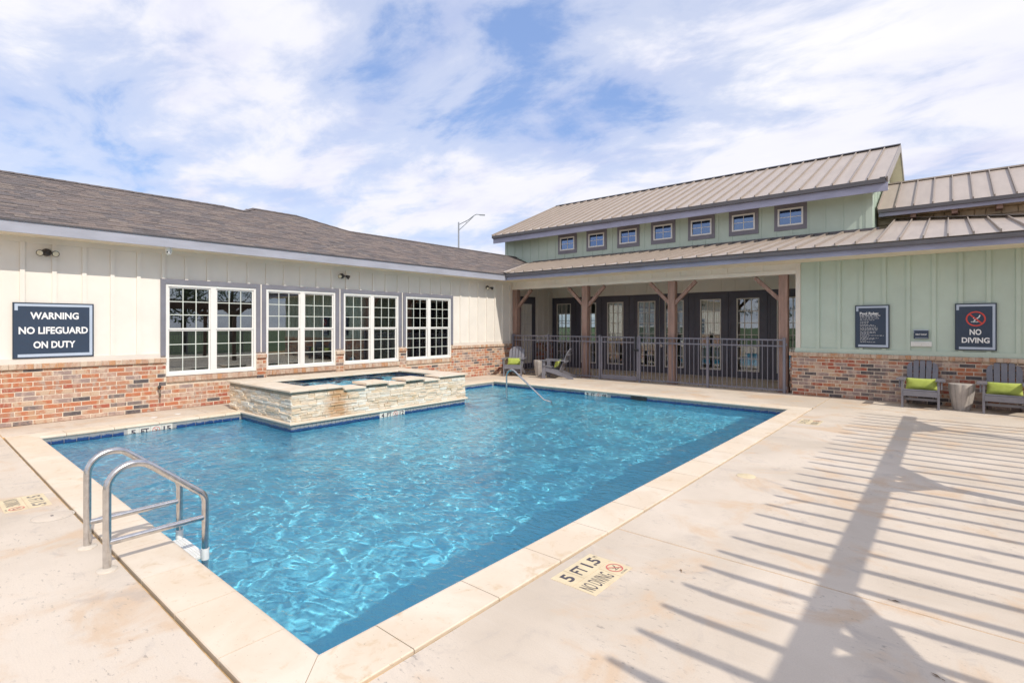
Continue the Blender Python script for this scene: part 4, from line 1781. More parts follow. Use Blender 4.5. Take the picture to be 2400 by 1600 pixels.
# upper eave and roof
UY, UPIT = 16.4, 0.434
ux0, ux1 = -14.86, -1.24
b = MB()
b.box(ux0, ux1, UY, UY + 0.03, 5.117, 5.40)
b.box(ux1 - 0.001, ux1 + 0.03, UY, UY + 0.03, 5.117, 5.47)
b.build('fascia', M_FASCIA2, club)
b = MB()
b.box(ux0 - 0.01, ux1 - 0.02, UY - 0.085, UY - 0.001, 5.325, 5.435)
b.box(ux1 - 0.14, ux1 - 0.02, UY - 0.087, UY - 0.002, 5.436, 5.465)
b.build('gutter', M_GUTTER, club)
b = MB()
b.box(ux0, ux1, UY + 0.031, DY + 0.02, 5.262, 5.29)
b.build('soffit', M_SOFFIT, club)
uz = lambda y: 5.455 + UPIT * (y - UY)
RYU = 21.1
P2 = 0.3945
x = -1.635
xs = [ux1]
while x > ux0 + 0.05:
    xs.append(x)
    x -= P2
xs.append(ux0)
xs = xs[::-1]
for xa, xb in zip(xs[:-1], xs[1:]):
    metal_panel(((xa, UY - 0.06, uz(UY - 0.06)), (xb, UY - 0.06, uz(UY - 0.06)), (xb, RYU, uz(RYU)), (xa, RYU, uz(RYU))), club)
b = MB()
b.add([(ux0, RYU, uz(RYU)), (ux1, RYU, uz(RYU)), (ux1, 25.9, uz(RYU) - UPIT * 4.8), (ux0, 25.9, uz(RYU) - UPIT * 4.8)], [(0, 1, 2, 3)])
b.build('back_roof', M_METALROOF, club)
b = MB()
for s_ in (-1, 1):
    b.add([(ux0 - 0.02, RYU, uz(RYU) + 0.085), (ux1 + 0.02, RYU, uz(RYU) + 0.085), (ux1 + 0.02, RYU + 0.12 * s_, uz(RYU) + 0.085 - 0.06), (ux0 - 0.02, RYU + 0.12 * s_, uz(RYU) + 0.085 - 0.06)], [(0, 1, 2, 3)])
b.build('ridge_cap', M_GUTTER, club)
b = MB()
for s_ in (-1, 1):
    ye = UY - 0.02 if s_ < 0 else 25.85
    for xx, off in ((ux1, 0.0), (ux0, -0.03)):
        b.bar((xx + off + 0.015, ye, uz(UY) - 0.07 - (0 if s_ < 0 else 0.02)), (xx + off + 0.015, RYU, uz(RYU) - 0.07), 0.03, 0.20)
b.build('rake_board', M_RIDGE, club)
b = MB()
for s_ in (-1, 1):
    ye = UY + 0.05 if s_ < 0 else 25.8
    z0 = uz(UY) - 0.15
    b.add([(CLX1 - 0.02, ye, z0), (ux1 - 0.005, ye, z0), (ux1 - 0.005, RYU, uz(RYU) - 0.16), (CLX1 - 0.02, RYU, uz(RYU) - 0.16)], [(0, 1, 2, 3)])
b.build('gable_soffit', M_SOFFIT, club)

# second roof to the right with the stone wall below it
b = MB()
b.box(-1.58, 5.0, 18.06, 18.3, 3.6, 5.0)
b.build('stone_wall_backing', M_STONEBACK, club)
pieces, wt = [], {}
rw = random.Random(5)
z = 4.2
while z < 4.98:
    h = rw.choice((0.10, 0.14, 0.18))
    u = -1.57
    while u < 4.9:
        L = rw.choice((0.22, 0.3, 0.4))
        k = (L, h)
        if k not in wt:
            wt[k] = block_mesh('wall_stone', L - 0.012, h - 0.012, 0.05, 0.012, M_STONEW, int(L * 100 + h * 1000), 0.01)
        pieces.append((k, Matrix.Translation((u + L / 2, 18.06, z + h / 2))))
        u += L
    z += h
emit(club, 'wall_stone', pieces, wt, 300, 'wall_stones')
FY2 = 17.5
b = MB()
b.box(-1.5, 5.3, FY2, FY2 + 0.03, 4.645, 4.80)
b.build('fascia', M_FASCIA2, club)
b = MB()
b.box(-1.51, 5.3, FY2 - 0.08, FY2 - 0.001, 4.745, 4.835)
b.build('gutter', M_GUTTER, club)
b = MB()
b.box(-1.5, 5.3, FY2 + 0.031, 18.06, 4.70, 4.72)
b.build('soffit', M_SOFFIT, club)
for k in range(9):
    w = MB()
    xx = -0.75 + 0.85 * k
    w.box(xx - 0.06, xx + 0.06, 17.62, 18.02, 4.56, 4.699)
    w.build('bracket', M_WOODBROWN, club)
z2 = lambda y: 4.85 + 0.47 * (y - FY2)
x = -1.52
while x < 5.2:
    xa, xb = x, min(x + 0.395, 5.3)
    metal_panel(((xa, FY2 - 0.05, z2(FY2 - 0.05)), (xb, FY2 - 0.05, z2(FY2 - 0.05)), (xb, 20.0, z2(20.0)), (xa, 20.0, z2(20.0))), club)
    x += 0.395
b = MB()
b.add([(-1.52, 20.0, z2(20.0)), (5.3, 20.0, z2(20.0)), (5.3, 23, 4.6), (-1.52, 23, 4.6)], [(0, 1, 2, 3)])
b.bar((-1.52, 20.0, z2(20) + 0.03), (5.3, 20.0, z2(20) + 0.03), 0.16, 0.04)
b.build('back_roof', M_METALROOF, club)
# clubhouse room with far windows
b = MB()
b.box(-18.5, CX_R, DY + 0.19, 24.6, -0.02, 0.015, 1)
b.box(-18.5, -2.7, DY + 0.19, 24.6, 3.05, 3.1, 0)
b.box(-2.69, CX_R, RY + 0.3, 24.6, 3.2, 3.25, 0)
b.box(-18.5, -18.48, DY + 0.2, 24.6, 0, 3.1, 0)
b.box(-18.5, PWX - 0.01, DY + 0.19, DY + 0.22, 0.016, 3.05, 0)
b.box(CX_R - 0.04, CX_R, RY, 24.6, -0.1, 3.3, 0)
ow = [(-17.6, -15.8), (-15.2, -13.4), (-12.8, -10.6), (-9.8, -7.6), (-6.9, -5.2), (-4.6, -2.8), (-1.5, 0.5)]
e = [-18.5] + [c for q in ow for c in q] + [CX_R]
for i in range(0, len(e), 2):
    b.box(e[i], e[i + 1], 24.5, 24.6, 0, 3.1, 0)
for q in ow:
    b.box(q[0], q[1], 24.5, 24.6, 0, 0.7, 0)
    b.box(q[0], q[1], 24.5, 24.6, 2.3, 3.1, 0)
b.build('room', [M_INT2, M_INTF], club)
w = MB()
for q in ow:
    for k in range(1, 4):
        w.box(q[0] + (q[1] - q[0]) * k / 4 - 0.015, q[0] + (q[1] - q[0]) * k / 4 + 0.015, 24.52, 24.56, 0.7, 2.3)
        zz = 0.7 + 0.4 * k
        w.box(q[0], q[1], 24.525, 24.555, zz - 0.015, zz + 0.015)
w.build('far_muntins', M_VINYL, club)
# ================================================================== fence and gate
FY = 14.0
NP = 0.1225


def fence_post(x, parent):
    w = MB()
    w.box(x - 0.03, x + 0.03, FY - 0.03, FY + 0.03, 0.0, 1.335)
    p = w.build('post', M_FENCE, parent)
    w = MB()
    w.box(x - 0.036, x + 0.036, FY - 0.036, FY + 0.036, 1.3351, 1.352)
    w.build('post_cap', M_FENCE, p)


def rails(x0, x1, parent, y=FY):
    for z in (1.300, 1.150, 0.075):
        w = MB()
        w.box(x0, x1, y - 0.017, y + 0.017, z - 0.018, z + 0.018)
        w.build('rail', M_FENCE, parent)


pk = MB()
pk.box(-0.0085, 0.0085, -0.0085, 0.0085, 0.03, 1.282)
pk = pk.mesh('picket', M_FENCE)


def pickets(x0, x1, parent):
    n = int((x1 - x0) / NP)
    off = ((x1 - x0) - (n - 1) * NP) / 2
    for k in range(n):
        link('picket', pk, parent, Matrix.Translation((x0 + off + NP * k, FY, 0)))


fl = thing('picket_fence', 'grey metal picket fence behind the corner chairs, left of the gate', 'fence', (-10, FY, 0), group='grey metal pool fence')
for x in (-11.74, -10.22, -8.25):
    fence_post(x, fl)
for a, c in ((-11.71, -10.25), (-10.19, -8.28)):
    rails(a, c, fl)
    pickets(a, c, fl)
fr = thing('picket_fence', 'grey metal picket fence between the gate and the brick wall', 'fence', (-5, FY, 0), group='grey metal pool fence')
for x in (-6.92, -4.95, -3.09):
    fence_post(x, fr)
for a, c in ((-6.89, -4.98), (-4.92, -3.12)):
    rails(a, c, fr)
    pickets(a, c, fr)
w = MB()
w.box(-3.055, -3.03, FY - 0.02, FY + 0.02, 0.10, 0.16)
w.box(-3.055, -3.03, FY - 0.02, FY + 0.02, 1.16, 1.22)
w.build('wall_bracket', M_FENCE, fr)
gt = thing('pool_gate', 'grey metal picket gate with a latch post and kick plate', 'gate', (-7.58, FY, 0))
for x in (-8.185, -6.985):
    w = MB()
    w.box(x - 0.022, x + 0.022, FY - 0.022, FY + 0.022, 0.05, 1.32)
    w.build('stile', M_FENCE, gt)
rails(-8.16, -7.01, gt)
pickets(-8.16, -7.01, gt)
w = MB()
w.box(-8.16, -7.01, FY - 0.026, FY - 0.0175, 0.03, 0.16)
w.build('kick_plate', M_FENCE, gt)
w = MB()
w.tube([(-7.03, FY - 0.05, 0.98), (-7.03, FY - 0.05, 1.36)], 0.022, 10)
w.tube([(-7.03, FY - 0.05, 1.36), (-7.03, FY - 0.05, 1.43)], 0.014, 10)
w.box(-7.07, -6.94, FY - 0.06, FY - 0.02, 0.90, 0.96)
w.build('latch', M_BLACK, gt)

# ================================================================== signs
def sign_board(F, u0, u1, v0, v1, parent, n0=0.0, n1=0.022, band=0.035):
    w = MB(F)
    w.box(u0, u1, v0, v1, n0, n1, 0)
    w.box(u0 + 0.012, u1 - 0.012, v0 + 0.012, v1 - 0.012, n1 - 0.001, n1 + 0.003, 1)
    w.build('panel', [M_SIGNB, M_SIGN], parent)
    w = MB(F)
    z0, z1 = n1 + 0.0025, n1 + 0.006
    bt = band
    w.box(u0 + 0.022, u1 - 0.022, v1 - 0.022 - bt, v1 - 0.022, z0, z1)
    w.box(u1 - 0.022 - bt, u1 - 0.022, v0 + 0.022 + bt * 1.2, v1 - 0.022 - bt, z0, z1)
    w.box(u0 + 0.06, u1 - 0.022, v0 + 0.022, v0 + 0.022 + bt * 1.2, z0, z1)
    w.box(u0 + 0.022, u0 + 0.022 + bt, v1 - 0.022 - bt * 2.8, v1 - 0.022 - bt, z0, z1)
    w.build('border_band', M_SIGNL, parent)
    return n1 + 0.007


def letter(F, mat, parent, *a):
    w = MB(F)
    put_text(w, *a)
    w.build('lettering', mat, parent)


s1 = thing('warning_sign', 'large navy sign reading WARNING NO LIFEGUARD ON DUTY on the cream wall', 'sign', (LX, 1.77, 1.1))
z = sign_board(FR_L, 1.244, 2.305, 1.111, 2.047, s1, -0.03, 0.012, 0.04)
letter(FR_L, M_WHITE, s1, 'WARNING', (1.775, 1.827), 0.120, z, 0.635, 0.032)
letter(FR_L, M_WHITE, s1, 'NO LIFEGUARD', (1.768, 1.578), 0.122, z, 0.905, 0.032)
letter(FR_L, M_WHITE, s1, 'ON DUTY', (1.772, 1.335), 0.120, z, 0.55, 0.032)

s2 = thing('no_diving_sign', 'navy NO DIVING sign with red prohibition ring on the green wall', 'sign', (0.4, RY, 1.15))
z = sign_board(FR_R, 0.084, 0.712, 1.156, 2.105, s2, -0.02, 0.022, 0.04)
letter(FR_R, M_WHITE, s2, 'NO', (0.397, 1.527), 0.118, z, 0.178, 0.032)
letter(FR_R, M_WHITE, s2, 'DIVING', (0.398, 1.362), 0.112, z, 0.42, 0.032)
w = MB(FR_R)
no_dive(w, (0.401, 1.793), 0.152, z, 0, 1, 1.0, 1.0, 0.17)
w.build('pictogram', [M_RED, M_WHITE], s2)

s3 = thing('pool_rules_sign', 'navy Pool Rules sign with small white print on the green wall', 'sign', (-1.32, RY, 1.15))
z = sign_board(FR_R, -1.638, -1.007, 1.159, 2.109, s3, -0.02, 0.022, 0.04)
letter(FR_R, M_WHITE, s3, 'Pool Rules:', (-1.548, 1.925), 0.062, z, 0.345, 0.03, 'LEFT')
letter(FR_R, M_WHITE, s3, 'Hours: 10:00 AM - 10:00 PM', (-1.548, 1.876), 0.024, z, 0.375, 0.02, 'LEFT')
w = MB(FR_R)
rt = random.Random(3)
lines = [(1.835, 0.33), (1.808, 0.36), (1.772, 0.27), (1.735, 0.165), (1.70, 0.155), (1.665, 0.26), (1.638, 0.30), (1.603, 0.325),
         (1.576, 0.335), (1.549, 0.335), (1.514, 0.30), (1.487, 0.30), (1.460, 0.175), (1.43, 0.44), (1.403, 0.17), (1.372, 0.345), (1.345, 0.28), (1.318, 0.12), (1.283, 0.28)]
for v, L in lines:
    u = -1.542
    end = u + L
    while u < end - 0.004:
        c = min(rt.choice((0.018, 0.028, 0.04, 0.052)), end - u)
        n = max(1, int(c / 0.0075))
        for k in range(n):
            h = rt.choice((0.0085, 0.0085, 0.0125))
            w.add([(u + 0.0075 * k, v, z), (u + 0.0075 * k + 0.0052, v, z), (u + 0.0075 * k + 0.0052, v + h, z), (u + 0.0075 * k, v + h, z)], [(0, 1, 2, 3)])
        u += c + 0.008
w.build('fine_print', M_WHITE, s3, kind='stuff')

s4 = thing('drop_slot_sign', 'small navy RENT DROP plate above the letter slot', 'sign', (-0.465, RY, 1.37))
w = MB(FR_R)
w.box(-0.589, -0.341, 1.378, 1.552, -0.02, 0.012)
w.build('panel', M_SIGN, s4)
w = MB(FR_R)
w.box(-0.589, -0.341, 1.5521, 1.566, -0.02, 0.01)
w.box(-0.566, -0.345, 1.39, 1.398, 0.0121, 0.014)
w.box(-0.587, -0.58, 1.50, 1.54, 0.0121, 0.014)
w.build('border_band', M_SIGNL, s4)
letter(FR_R, M_WHITE, s4, 'RENT DROP', (-0.463, 1.468), 0.030, 0.0135, 0.185, 0.025)
s5 = thing('letter_slot', 'white letter drop slot below the small navy plate', 'letter slot', (-0.463, RY, 1.2))
w = MB(FR_R)
w.box(-0.638, -0.288, 1.212, 1.316, -0.02, 0.012)
w.build('plate', M_WHITEP, s5)
w = MB(FR_R)
w.box(-0.605, -0.32, 1.235, 1.298, 0.0121, 0.024)
w.box(-0.60, -0.325, 1.284, 1.292, 0.0241, 0.034)
w.build('flap', M_WHITEP, s5)

# ================================================================== pool depth markers
def deck_marker(label, o, right, up, L, H, worn):
    F = frame(o, right, up)
    t = thing('depth_marker', label, 'depth marker', o, group='depth markers set into the pool deck')
    ink, red = (M_INKFADE, M_REDFADE) if worn else (M_INK, M_REDFADE)
    z0 = 0.0025
    h2 = H / 2
    a = 0.0022
    cells = [(0.0, L * 0.30, h2, H), (L * 0.30, L, h2, H), (0.0, L * 0.665, 0, h2), (L * 0.665, L, 0, h2)]
    for (u0, u1, v0, v1) in cells:
        w = MB(F)
        w.box(u0 + a, u1 - a, v0 + a, v1 - a, -0.01, z0)
        w.build('tile', M_MARK, t)
    zt = z0 + 0.0008
    hh = h2 * 0.60
    letter(F, ink, t, '5', (L * 0.16, h2 * 1.5), hh, zt, L * 0.13, 0.03)
    letter(F, ink, t, 'FT', (L * 0.445, h2 * 1.5), hh, zt, L * 0.20, 0.02)
    letter(F, ink, t, '1.5', (L * 0.755, h2 * 1.5), hh, zt, L * 0.27, 0.03)
    letter(F, ink, t, 'M', (L * 0.945, h2 * 1.66), hh * 0.32, zt, L * 0.045, 0.0)
    letter(F, ink, t, 'NO DIVING', (L * 0.335, h2 * 0.5), h2 * 0.62, zt, L * 0.56, 0.0)
    letter(F, ink, t, 'NO DIVING', (L * 0.83, h2 * 0.12), h2 * 0.07, zt, L * 0.16, 0.0)
    w = MB(F)
    no_dive(w, (L * 0.83, h2 * 0.55), h2 * 0.34, zt, 0, 1, 1.0, 1.0, 0.16)
    w.build('pictogram', [red, ink], t)


deck_marker('cream 5 FT NO DIVING marker in the deck beside the right coping', (-1.672, 2.785, 0), (0, 1, 0), (-1, 0, 0), 0.492, 0.345, False)
deck_marker('worn cream 5 FT NO DIVING marker in the deck left of the ladder', (-6.905, 0.622, 0), (1, 0, 0), (0, 1, 0), 0.487, 0.325, True)
deck_marker('worn cream marker in the deck near the far end of the right coping', (-1.672, 9.90, 0), (0, 1, 0), (-1, 0, 0), 0.50, 0.33, True)


def line_marker(label, F, u0, n, s, vals, hgt, z0, v1):
    t = thing('depth_marker', label, 'depth marker', F @ Vector((u0, v1 - hgt / 2, 0)), group='white depth tiles along the waterline')
    v0 = v1 - hgt
    for k in range(n):
        w = MB(F)
        w.box(u0 + s * k + 0.002, u0 + s * (k + 1) - 0.002, v0, v1, z0 - 0.012, z0)
        w.build('tile', M_TILEW, t)
    for k, s_ in enumerate(vals):
        if s_:
            letter(F, M_INK, t, s_, (u0 + s * (k + 0.5), (v0 + v1) / 2 + hgt * 0.02), hgt * 0.60, z0 + 0.001, s * (0.42 if len(s_) == 1 else 0.70), 0.035)
    w = MB(F)
    no_dive(w, (u0 + s * 2.5, (v0 + v1) / 2 + hgt * 0.02), min(s, hgt) * 0.36, z0 + 0.001, 0, 1, 1, 1, 0.14)
    w.build('pictogram', [M_RED, M_INK], t)


line_marker('white tiles reading 5 FT no diving 15 on the waterline below the warning sign', frame((PX0, 0, 0), (0, 1, 0), (0, 0, 1)), 2.48, 4, 0.1635, ['5', 'FT', '', '15'], 0.155, 0.013, -0.052)
line_marker('white tiles reading 4 FT no diving 12 at the foot of the raised spa', frame((SX1, 0, 0), (0, 1, 0), (0, 0, 1)), 6.078, 4, 0.1525, ['4', 'FT', '', '12'], 0.145, 0.008, -0.032)
line_marker('white tiles reading 3 FT no diving 09 on the far waterline before the fence', frame((0, PY1, 0), (1, 0, 0), (0, 0, 1)), -7.25, 4, 0.166, ['3', 'FT', '', '09'], 0.150, 0.013, -0.052)

# ================================================================== ladder, grab rail
def arc_path(pts, rads, n=8):
    out = [Vector(pts[0])]
    for i in range(1, len(pts) - 1):
        p, a, c = Vector(pts[i]), Vector(pts[i - 1]), Vector(pts[i + 1])
        d0, d1 = (a - p).normalized(), (c - p).normalized()
        th = d0.angle(d1)
        t = min(rads[i - 1] / math.tan(th / 2), (a - p).length * 0.48 if i > 1 else (a - p).length * 0.95, (c - p).length * 0.48 if i < len(pts) - 2 else (c - p).length * 0.95)
        s, e = p + d0 * t, p + d1 * t
        r = t * math.tan(th / 2)
        bis = (d0 + d1).normalized()
        cen = p + bis * (r / math.sin(th / 2))
        v0, v1 = s - cen, e - cen
        tot = v0.angle(v1)
        ax = v0.cross(v1).normalized()
        for k in range(n + 1):
            out.append(cen + Matrix.Rotation(tot * k / n, 3, ax) @ v0)
    out.append(Vector(pts[-1]))
    return out


lad = thing('pool_ladder', 'stainless steel pool ladder with two looped handrails at the near edge', 'ladder', (-4.69, 1.2, 0))
TR = 0.0245
for x in (-4.406, -4.970):
    path = arc_path([(x, 0.932, 0.004), (x, 0.932, 0.878), (x, 1.545, 0.36), (x, 1.545, -1.15)], [0.155, 0.11], 12)
    w = MB()
    w.tube(path, TR, 20)
    rail = w.build('rail', M_STEEL, lad)
    w = MB()
    w.tube([(x, 0.94, 0.185), (x, 1.54, 0.192)], TR * 0.86, 18)
    w.build('cross_bar', M_STEEL, lad)
    w = MB()
    w.lathe([(0.0, 0.018), (TR + 0.004, 0.018), (TR + 0.010, 0.014), (0.055, 0.010), (0.062, 0.005), (0.062, 0.0)], 28, (x, 0.932))
    w.build('flange', M_FLANGE, lad)
    w = MB()
    w.tube([(x, 1.545, -0.05), (x, 1.545, -0.135)], TR + 0.004, 18)
    w.build('collar', M_WHITEP, lad)
for zz in (-0.118, -0.42, -0.72):
    w = MB()
    w.box(-4.94, -4.436, 1.452, 1.570, zz - 0.03, zz)
    for k in range(5):
        w.box(-4.92, -4.456, 1.462 + 0.021 * k, 1.470 + 0.021 * k, zz + 0.0002, zz + 0.004)
    w.build('step', M_WHITEP, lad)
gr = thing('grab_rail', 'stainless steel sloping handrail rising from the water at the entry steps', 'handrail', (-8.0, 9.93, -0.13))
w = MB()
w.tube(arc_path([(-8.545, 9.93, -0.7), (-8.545, 9.93, 0.70), (-7.36, 9.93, -0.115), (-7.16, 9.93, -0.14), (-7.12, 9.93, -0.6)], [0.17, 0.08, 0.05], 12), 0.022, 18)
w.build('rail', M_STEEL, gr)

# ================================================================== chairs
def adirondack(name, label, loc, rot, group):
    t = thing(name, label, 'chair', loc, rot, group, world_kids=False)
    hw = 0.285
    arc = lambda nme, mb: mb.build(nme, M_CHAIR, t)
    for s in (-1, 1):
        w = MB()
        w.box(s * hw - 0.018, s * hw + 0.018, -0.40, -0.29, 0, 0.555)
        arc('leg', w)
        w = MB()                                    # side rail sloping to the ground behind
        x = s * (hw - 0.036)
        pts = [(-0.37, 0.36), (-0.37, 0.235), (-0.05, 0.165), (0.46, 0.0), (0.60, 0.0), (0.57, 0.07), (0.10, 0.245), (-0.12, 0.325)]
        M = frame((x, 0, 0), (0, 1, 0), (0, 0, 1))
        ww = MB(M)
        ww.poly(pts, -0.016, 0.016)
        arc('side_rail', ww)
        w = MB()
        w.poly([(s * 0.235, -0.43), (s * 0.385, -0.43), (s * 0.39, -0.34), (s * 0.36, 0.22), (s * 0.30, 0.345), (s * 0.255, 0.345)], 0.558, 0.583)
        arc('armrest', w)
        w = MB()
        w.box(s * (hw + 0.045) - 0.014, s * (hw + 0.045) + 0.014, -0.36, -0.28, 0.40, 0.557)
        arc('arm_bracket', w)
    w = MB()
    w.box(-hw + 0.019, hw - 0.019, -0.405, -0.38, 0.245, 0.352)
    arc('apron', w)
    w = MB()
    w.box(-hw + 0.019, hw - 0.019, -0.30, -0.276, 0.15, 0.20)
    arc('stretcher', w)
    for k in range(5):
        y = -0.345 + 0.108 * k
        z = 0.362 - 0.026 * k - (0 if k else 0.004)
        w = MB()
        w.bar((-hw + 0.02, y, z), (hw - 0.02, y, z), 0.098, 0.022, (0, 0.24, 1))
        arc('seat_slat', w)
    # fanned back, leaning
    lean = R(24)
    for k in range(5):
        s = k - 2
        x0, x1 = s * 0.098, s * 0.108
        hgt = [0.74, 0.80, 0.815, 0.80, 0.74][k]
        hw2 = 0.044
        w = MB(frame((0, 0.13, 0.20), (1, 0, 0), Vector((0, math.sin(lean), math.cos(lean)))))
        drop = [0.12, 0.035, 0.0, 0.035, 0.12][k]
        dl, dr = (drop, 0.0) if s < 0 else (0.0, drop)
        top = [(x1 + hw2, hgt - dr), (x1 + hw2 * 0.5, hgt - dr * 0.35), (x1 - hw2 * 0.5, hgt - dl * 0.35), (x1 - hw2, hgt - dl)]
        w.poly([(x0 - hw2, -0.02), (x0 + hw2, -0.02)] + top, -0.010, 0.010)
        arc('back_slat', w)
    w = MB()
    yb = 0.13 + 0.40 * math.sin(lean) + 0.025
    w.box(-0.31, 0.31, yb, yb + 0.025, 0.505, 0.5575)
    arc('back_rail', w)
    w = MB()
    yb = 0.13 + 0.60 * math.sin(lean) + 0.028
    w.box(-0.22, 0.22, yb, yb + 0.02, 0.72, 0.765)
    arc('back_rail', w)
    return t


def pillow(label, loc, rot, tilt):
    mb = MB(Matrix.Translation(loc) @ Matrix.Rotation(rot, 4, 'Z') @ Matrix.Rotation(tilt, 4, 'X'))
    nx, nz = 18, 10
    W, H, T_ = 0.26, 0.125, 0.055
    top, bot = [], []
    for side in (1, -1):
        vs = []
        for j in range(nz + 1):
            for i in range(nx + 1):
                u, v = i / nx * 2 - 1, j / nz * 2 - 1
                pinch = 1 - 0.10 * (v * v) * (1 - abs(u) ** 4) * 0.5
                f = max(0.0, (1 - abs(u) ** 3.2)) ** 0.55 * max(0.0, (1 - abs(v) ** 3.0)) ** 0.55
                wr = 0.006 * mnoise.noise(Vector((u * 3.1, v * 3.3, side)))
                x = u * W * (1 - 0.05 * (1 - abs(v)) * abs(u) ** 6)
                zz = v * H * (1 - 0.09 * (1 - u * u) * 0 - 0.06 * (1 - abs(u)))
                vs.append((x, -side * (T_ * f + wr * f), zz))
        fs = [(j * (nx + 1) + i, j * (nx + 1) + i + 1, (j + 1) * (nx + 1) + i + 1, (j + 1) * (nx + 1) + i) for j in range(nz) for i in range(nx)]
        if side < 0:
            fs = [tuple(reversed(f)) for f in fs]
        mb.add(vs, fs, 0, True)
    me = mb.mesh('pillow', M_LIME)
    bm = bmesh.new()
    bm.from_mesh(me)
    bmesh.ops.remove_doubles(bm, verts=bm.verts, dist=0.0005)
    bm.to_mesh(me)
    bm.free()
    o = link('pillow', me)
    tag(o, label, 'pillow', 'lime lumbar pillows on the chairs')


CG = 'grey slatted pool chairs'
adirondack('adirondack_chair', 'grey slatted chair by the brick wall, left of the fluted stool table', (-0.445, 13.56, 0), R(-1), CG)
adirondack('adirondack_chair', 'grey slatted chair under the no diving sign at the brick wall', (0.795, 13.56, 0), R(-3), CG)
adirondack('adirondack_chair', 'grey slatted chair in the corner facing the pool, back in sunlight', (-11.0, 13.2, 0), R(28), CG)
adirondack('adirondack_chair', 'grey slatted chair seen from its side before the fence', (-9.45, 13.40, 0), R(-70), CG)


def pillow_on(label, loc, rot):
    d = Matrix.Rotation(rot, 3, 'Z') @ Vector((0, 0.035, 0.455))
    pillow(label, (loc[0] + d.x, loc[1] + d.y, d.z), rot, R(-20))


pillow_on('lime pillow on the chair left of the fluted stool table by the brick wall', (-0.445, 13.56), R(-1))
pillow_on('lime pillow on the chair under the no diving sign', (0.795, 13.56), R(-3))
pillow_on('lime pillow on the corner chair facing the pool', (-11.0, 13.2), R(28))
pillow_on('lime pillow on the chair seen from its side', (-9.45, 13.40), R(-70))


def stool_table(label, x, y):
    t = thing('side_table', label, 'side table', (x, y, 0), group='fluted concrete stool tables', world_kids=False)
    n = 60
    prof = [(0.128, 0.0), (0.135, 0.004), (0.158, 0.12), (0.182, 0.26), (0.198, 0.38), (0.205, 0.46), (0.206, 0.505), (0.203, 0.512)]
    w = MB()
    vs = []
    for r, z in prof:
        for k in range(n):
            a = 2 * math.pi * k / n
            fl = 1 - 0.075 * (1 - abs(math.cos(a * 5))) if z < 0.508 else 1 - 0.075 * (1 - abs(math.cos(a * 5)))
            tw = a
            vs.append((r * fl * math.cos(tw), r * fl * math.sin(tw), z))
    fs = [(i * n + k, i * n + (k + 1) % n, (i + 1) * n + (k + 1) % n, (i + 1) * n + k) for i in range(len(prof) - 1) for k in range(n)]
    w.add(vs, fs, 0, False)
    w.build('body', M_TABLE, t)
    w = MB()
    top = [(v[0] * 0.985, v[1] * 0.985, 0.5135) for v in vs[-n:]]
    w.add(vs[-n:] + top + [(0, 0, 0.515)], [(k, (k + 1) % n, n + (k + 1) % n, n + k) for k in range(n)] + [(n + k, n + (k + 1) % n, 2 * n) for k in range(n)])
    w.build('top', M_TABLE, t)


stool_table('fluted concrete stool table between the two chairs at the brick wall', 0.18, 13.50)
stool_table('fluted concrete stool table between the two corner chairs', -10.28, 13.62)

# ================================================================== wall fixtures
def floodlight(label, y, z, aims, L=0.0):
    t = thing('floodlight', label, 'wall light', (LX, y, z), group='twin floodlights under the eave')
    M = frame((LX, y, z), (0, 1, 0), (0, 0, 1))
    w = MB(M @ Matrix.Translation((0, 0, -0.016)))
    w.lathe([(0.0, 0.05), (0.035, 0.05), (0.06, 0.035), (0.066, 0.0)], 20)
    w.build('canopy', M_BRONZE, t)
    for u, aim in aims:
        d = Vector(aim).normalized()
        c = Vector((u, -0.02, 0.10))
        w = MB(M)
        w.tube([(u * 0.3, 0, 0.03), tuple(c * 0.85), tuple(c)], 0.013, 8)
        w.build('arm', M_BRONZE, t)
        q = d.to_track_quat('Z', 'Y').to_matrix().to_4x4()
        w = MB(M @ Matrix.Translation(c) @ q)
        w.lathe([(0.0, -0.05), (0.02, -0.05), (0.035, -0.02), (0.052, 0.03), (0.052, 0.045), (0.045, 0.045)], 18)
        hd = w.build('head', M_BRONZE, t)
        w = MB(M @ Matrix.Translation(c) @ q)
        w.lathe([(0.044, 0.042), (0.03, 0.050), (0.0, 0.053)], 18)
        w.build('lens', M_LENS, hd)


floodlight('dark twin floodlight above the warning sign', 1.67, 2.912, [(-0.09, (-0.5, -0.35, 1)), (0.09, (0.15, -0.3, 1))])
floodlight('dark twin floodlight above the middle gym windows', 7.313, 2.911, [(-0.10, (-1.0, -0.3, 0.9)), (0.10, (1.0, -0.5, 0.3))])
floodlight('dark twin floodlight near the porch corner', 12.75, 2.916, [(-0.10, (-0.6, -0.7, 0.8)), (0.10, (1.0, -0.4, 0.5))])
sc_ = thing('security_camera', 'small white dome security camera under the left eave', 'camera', (-11.42, 3.33, 3.13))
w = MB(Matrix.Translation((-11.40, 3.36, 3.06)))
w.lathe([(0.0, -0.055), (0.03, -0.046), (0.05, -0.02), (0.055, 0.01), (0.05, 0.05), (0.06, 0.055), (0.06, 0.085)], 20)
w.build('housing', M_WHITEP, sc_)
for dy in (-0.022, 0.022):
    w = MB(Matrix.Translation((-11.40 + 0.038, 3.36 + dy - 0.012, 3.05)) @ Matrix.Rotation(R(70), 4, 'Y'))
    w.lathe([(0.013, 0.0), (0.011, 0.014), (0.0, 0.016)], 12)
    w.build('lens', M_BLACK, sc_)
hb = thing('hose_bib', 'small brass outdoor tap on the brick wall below the window', 'tap', (LX + 0.02, 3.30, 0.42))
M = frame((LX + 0.018, 3.30, 0.42), (0, 1, 0), (0, 0, 1))
w = MB(M)
